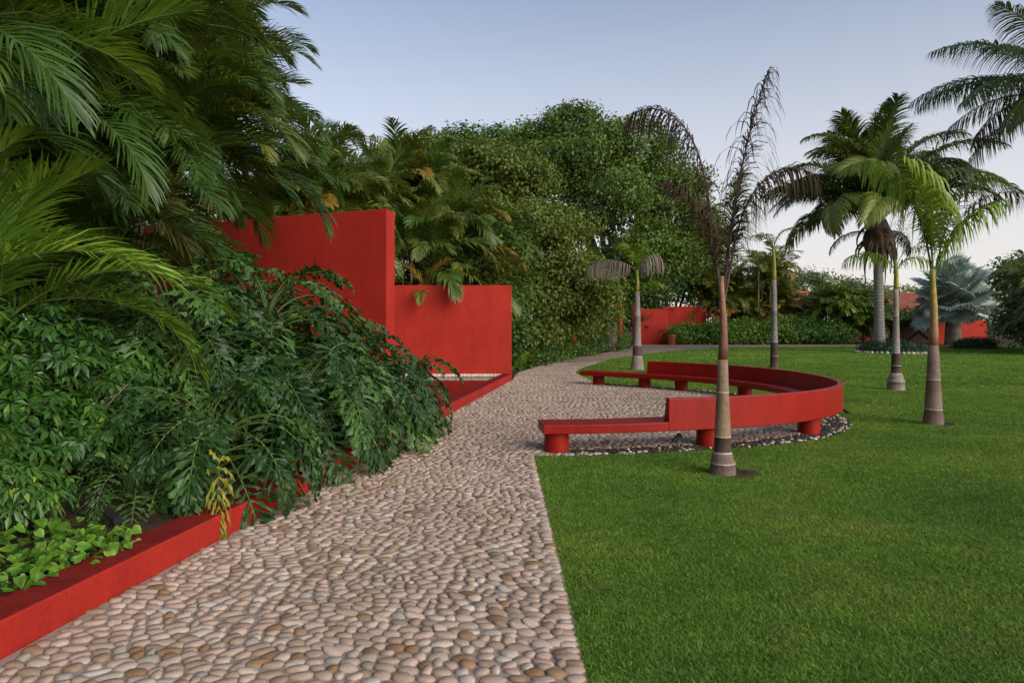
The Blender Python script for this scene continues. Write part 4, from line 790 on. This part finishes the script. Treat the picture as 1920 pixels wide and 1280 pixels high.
# hedge shrubs along the far side of the path
gh = 'hedge shrubs across the far path'
for i, (px, py, D, rx, ry, lb) in enumerate([(1290, 625, 56.5, 34, 24, 'dark hedge shrub next to the terracotta pot'), (1345, 622, 56.5, 34, 28, 'hedge shrub directly behind the burnt young palm'), (1400, 622, 57, 36, 28, 'hedge shrub left of the slender leafless palm'),
      (1455, 618, 57, 34, 32, 'hedge shrub behind the slender leafless palm'), (1505, 620, 57, 42, 36, 'largest rounded hedge shrub below the tiled roof'), (1560, 625, 57, 32, 30, 'end hedge shrub before the feathery palm clump')]):
    c = A(px, py, D); k = D/F; tree('hedge_shrub', (c[0], D, 0), lb, 'shrub', M['hedge'], [(c[0], D, c[2]-.1, rx*k, 1.3, ry*k), (c[0]-rx*k*.5, D-.3, .6, rx*k*.7, 1.2, .75), (c[0]+rx*k*.5, D-.2, .65, rx*k*.7, 1.2, .8)], 4200, .22, 180+i, gh, .06, 'twig', cl=6, spread=1.5)

# ---------------------------------------------------------------- far arecas, houses, trees, right hedge
gf = 'far areca clumps'
for i, (px, D, h, st, sp, lb, mm) in enumerate([(1350, 62, (1.6, 6.6), 13, 1.8, 'tall far areca clump rising behind the hedge shrubs', 'areca_olive'), (1420, 61, (1.6, 7.0), 16, 1.8, 'far areca clump behind the slender leafless palm', 'areca_olive'), (1466, 62, (1.2, 5.6), 9, 1.2, 'far areca clump touching the tiled roof', 'areca_olive'),
      (1590, 59, (1.2, 4.0), 12, 1.9, 'feathery areca clump between the tiled roof and the tall palm trunk', 'areca_olive'), (1560, 60, (1.0, 3.6), 7, 1.0, 'low feathery areca clump at the end of the hedge', 'areca_olive'), (1630, 61, (.8, 3.4), 8, 1.2, 'low areca clump right behind the tall palm trunk', 'areca_olive')]):
    areca(((px-960)/F*D, D, 0), lb, st, FS_FAR, 13, 1.2, [M[mm]]*4+[M['areca_yellow']] if i < 3 else [M['areca_olive'], M['areca_bright'], M['areca_olive']], 190+i, gf, h, sp, .06, 'areca_palm', .06)
gr = 'arecas forming the hedge at the right of the lawn'
for i, (px, D, h, st, lb) in enumerate([(1905, 37.5, (1.0, 4.2), 12, 'dark feathery areca clump nearest along the right border of the lawn'), (1900, 43, (1.2, 4.6), 12, 'areca clump in the middle of the right border of the lawn'), (1878, 48, (1.0, 4.4), 11, 'areca clump before the far red boundary wall end'), (1960, 40, (1.0, 5.2), 10, 'tall areca clump at the back of the right border')]):
    areca(((px-960)/F*D+3.0, D, 0), lb, st+3, FS_FAR, 12, 1.15, [M['areca'], M['areca_olive']], 210+i, gr, h, 1.7, .06, 'areca_palm', .06)
tree('border_shrub', (A(1915, 640, 41)[0]+1.5, 41, 0), 'dark shrub filling the right border of the lawn', 'shrub', M['under'], [(A(1915, 640, 41)[0]+1.8, 41, 1.4, 2.2, 4.5, 1.7), (A(1915, 640, 46)[0]+1.2, 46, 1.3, 2, 3, 1.6), (A(1915, 640, 38)[0]+2.2, 37.5, 1.2, 2.0, 2.6, 1.5)], 9000, .22, 216, None, .07, 'twig')
tree('far_tree', (A(1910, 500, 60)[0]+2, 60, 0), 'tree crown above the right border arecas', 'tree', M['treedark'], [ab(1915, 500, 60, 34, 24), ab(1950, 520, 60, 60, 50), ab(1880, 530, 62, 40, 30), ab(1850, 545, 63, 30, 26)], 5000, .3, 217, None, .2)
gb = 'trees far beyond the boundary'
for i, (px, py, D, rx, ry, lb) in enumerate([(1515, 530, 92, 44, 26, 'pale far tree above the tiled roof'), (1590, 545, 95, 40, 24, 'far tree behind the feathery areca clump'), (1700, 560, 95, 40, 26, 'far tree behind the tall palm trunk'), (1760, 570, 90, 50, 30, 'far tree behind the silvery fan palm'), (1440, 520, 95, 40, 40, 'far tree behind the far areca clumps'), (1840, 560, 88, 50, 34, 'far tree over the far red boundary wall'), (1640, 555, 93, 40, 26, 'far tree between the two tiled roofs'), (1350, 540, 80, 60, 50, 'far tree above the set back red wall')]):
    tree('far_tree', ((px-960)/F*D, D, 0), lb, 'tree', M['treefar'] if i in (0, 1, 6) else M['treemid'], [ab(px, py, D, rx, ry), ab(px-rx*.6, py+18, D, rx*.7, ry), ab(px+rx*.6, py+16, D, rx*.7, ry), ab(px, py+40, D, rx*1.1, ry*1.3)], 3600, .42, 220+i, gb, .2)
tree('shade_shrub', (A(1700, 640, 62)[0], 62, 0), 'dark shrub mass added in place of shade above the wooden gate', 'shrub', M['under'], [ab(1680, 602, 62, 40, 22), ab(1740, 602, 62, 44, 22), ab(1650, 600, 62, 30, 26), ab(1800, 600, 63, 40, 30)], 7000, .28, 231, None, .09, 'twig')  # added shrub, stands in for the dark shade below the roof behind the gate
def house(loc, rz, label, wdt, dep, hw, rise, ov=.5):
    rt = root('tiled_house', loc, label, 'house', 'houses with clay tile roofs', rz); b = Buf(); x, y = wdt/2, dep/2
    b.prism([(-x, -y), (x, -y), (x, y), (-x, y)], -.03, hw); b.add([(x, -y, hw), (x, y, hw), (x, 0, hw+rise), (-x, -y, hw), (-x, y, hw), (-x, 0, hw+rise)], [(0, 1, 2), (4, 3, 5)]); b.obj('wall', M['wall_red'], rt)
    rf = Buf(); sl = rise/y; n = int((wdt+2*ov)/.24)
    for sgn in (-1, 1):
        for c in range(9):
            y0, y1 = (y+ov)*(1-c/9), (y+ov)*(1-(c+1)/9); V = []; m = n*4+1; xs = np.linspace(-x-ov, x+ov, m); wv = .055*np.abs(np.sin(np.arange(m)*np.pi/4))
            z0 = hw+rise-sl*y0+.10; z1 = hw+rise-sl*y1+.07; V = np.vstack([np.c_[xs, np.full(m, sgn*y0), z0+wv], np.c_[xs, np.full(m, sgn*y1), z1+wv*.8]]); i = np.arange(m-1)
            rf.add(V, np.stack([i, i+1, m+i+1, m+i], 1) if sgn < 0 else np.stack([i+1, i, m+i, m+i+1], 1))
    r_ = rf.obj('roof', M['roof'], rt); b = Buf(); b.tube([(-x-ov, 0, hw+rise+.16), (x+ov, 0, hw+rise+.16)], .11, 10); b.obj('ridge', M['roof'], r_, True)
h = A(1470, 600, 70); house((h[0]-1.5, 71, 0), R(-24), 'red house with a clay tile roof behind the rounded hedge shrub', 9.5, 5.6, 3.0, 1.75)
h = A(1712, 600, 72); house((h[0], 74, 0), R(-12), 'red house with a clay tile roof behind the tall palm trunk', 8.5, 5.6, 3.15, 1.7)
q0, q1 = A(1750, 640, 58), A(1850, 640, 58); b = Buf(); b.prism([(q0[0], 58), (q1[0], 58), (q1[0], 58.35), (q0[0], 58.35)], -.03, 2.0); tag(bevel(b.obj('boundary_wall', M['wall_red']), .02), 'far red boundary wall behind the silvery fan palm', 'wall')
q0, q1 = A(1652, 640, 58), A(1749, 640, 58); W_ = q1[0]-q0[0]; rt = root('wooden_gate', ((q0[0]+q1[0])/2, 58.1, 0), 'wide dark wooden gate with crossed braces beside the boundary wall', 'gate')
bm_ = Buf(); bw = W_/22; bm_.box((0, 0, 1.03), (bw-.014, .05, 2.0)); bme = bm_.mesh('board', M['wood'])
for i in range(22): link('board', bme, rt, (-W_/2+bw*(i+.5), rng.uniform(-.004, .004), 0))
for z in (.2, 1.9): b = Buf(); b.box((0, -.05, z), (W_, .045, .14)); b.obj('rail', M['wood'], rt)
for s_ in (-1, 1):
    for x0 in (-W_/4, W_/4):
        b = Buf(); b.tube([(x0-W_*.22, -.10, 1.05-s_*.75), (x0+W_*.22, -.10, 1.05+s_*.75)], .055, 4); b.obj('brace', M['wood'], rt)
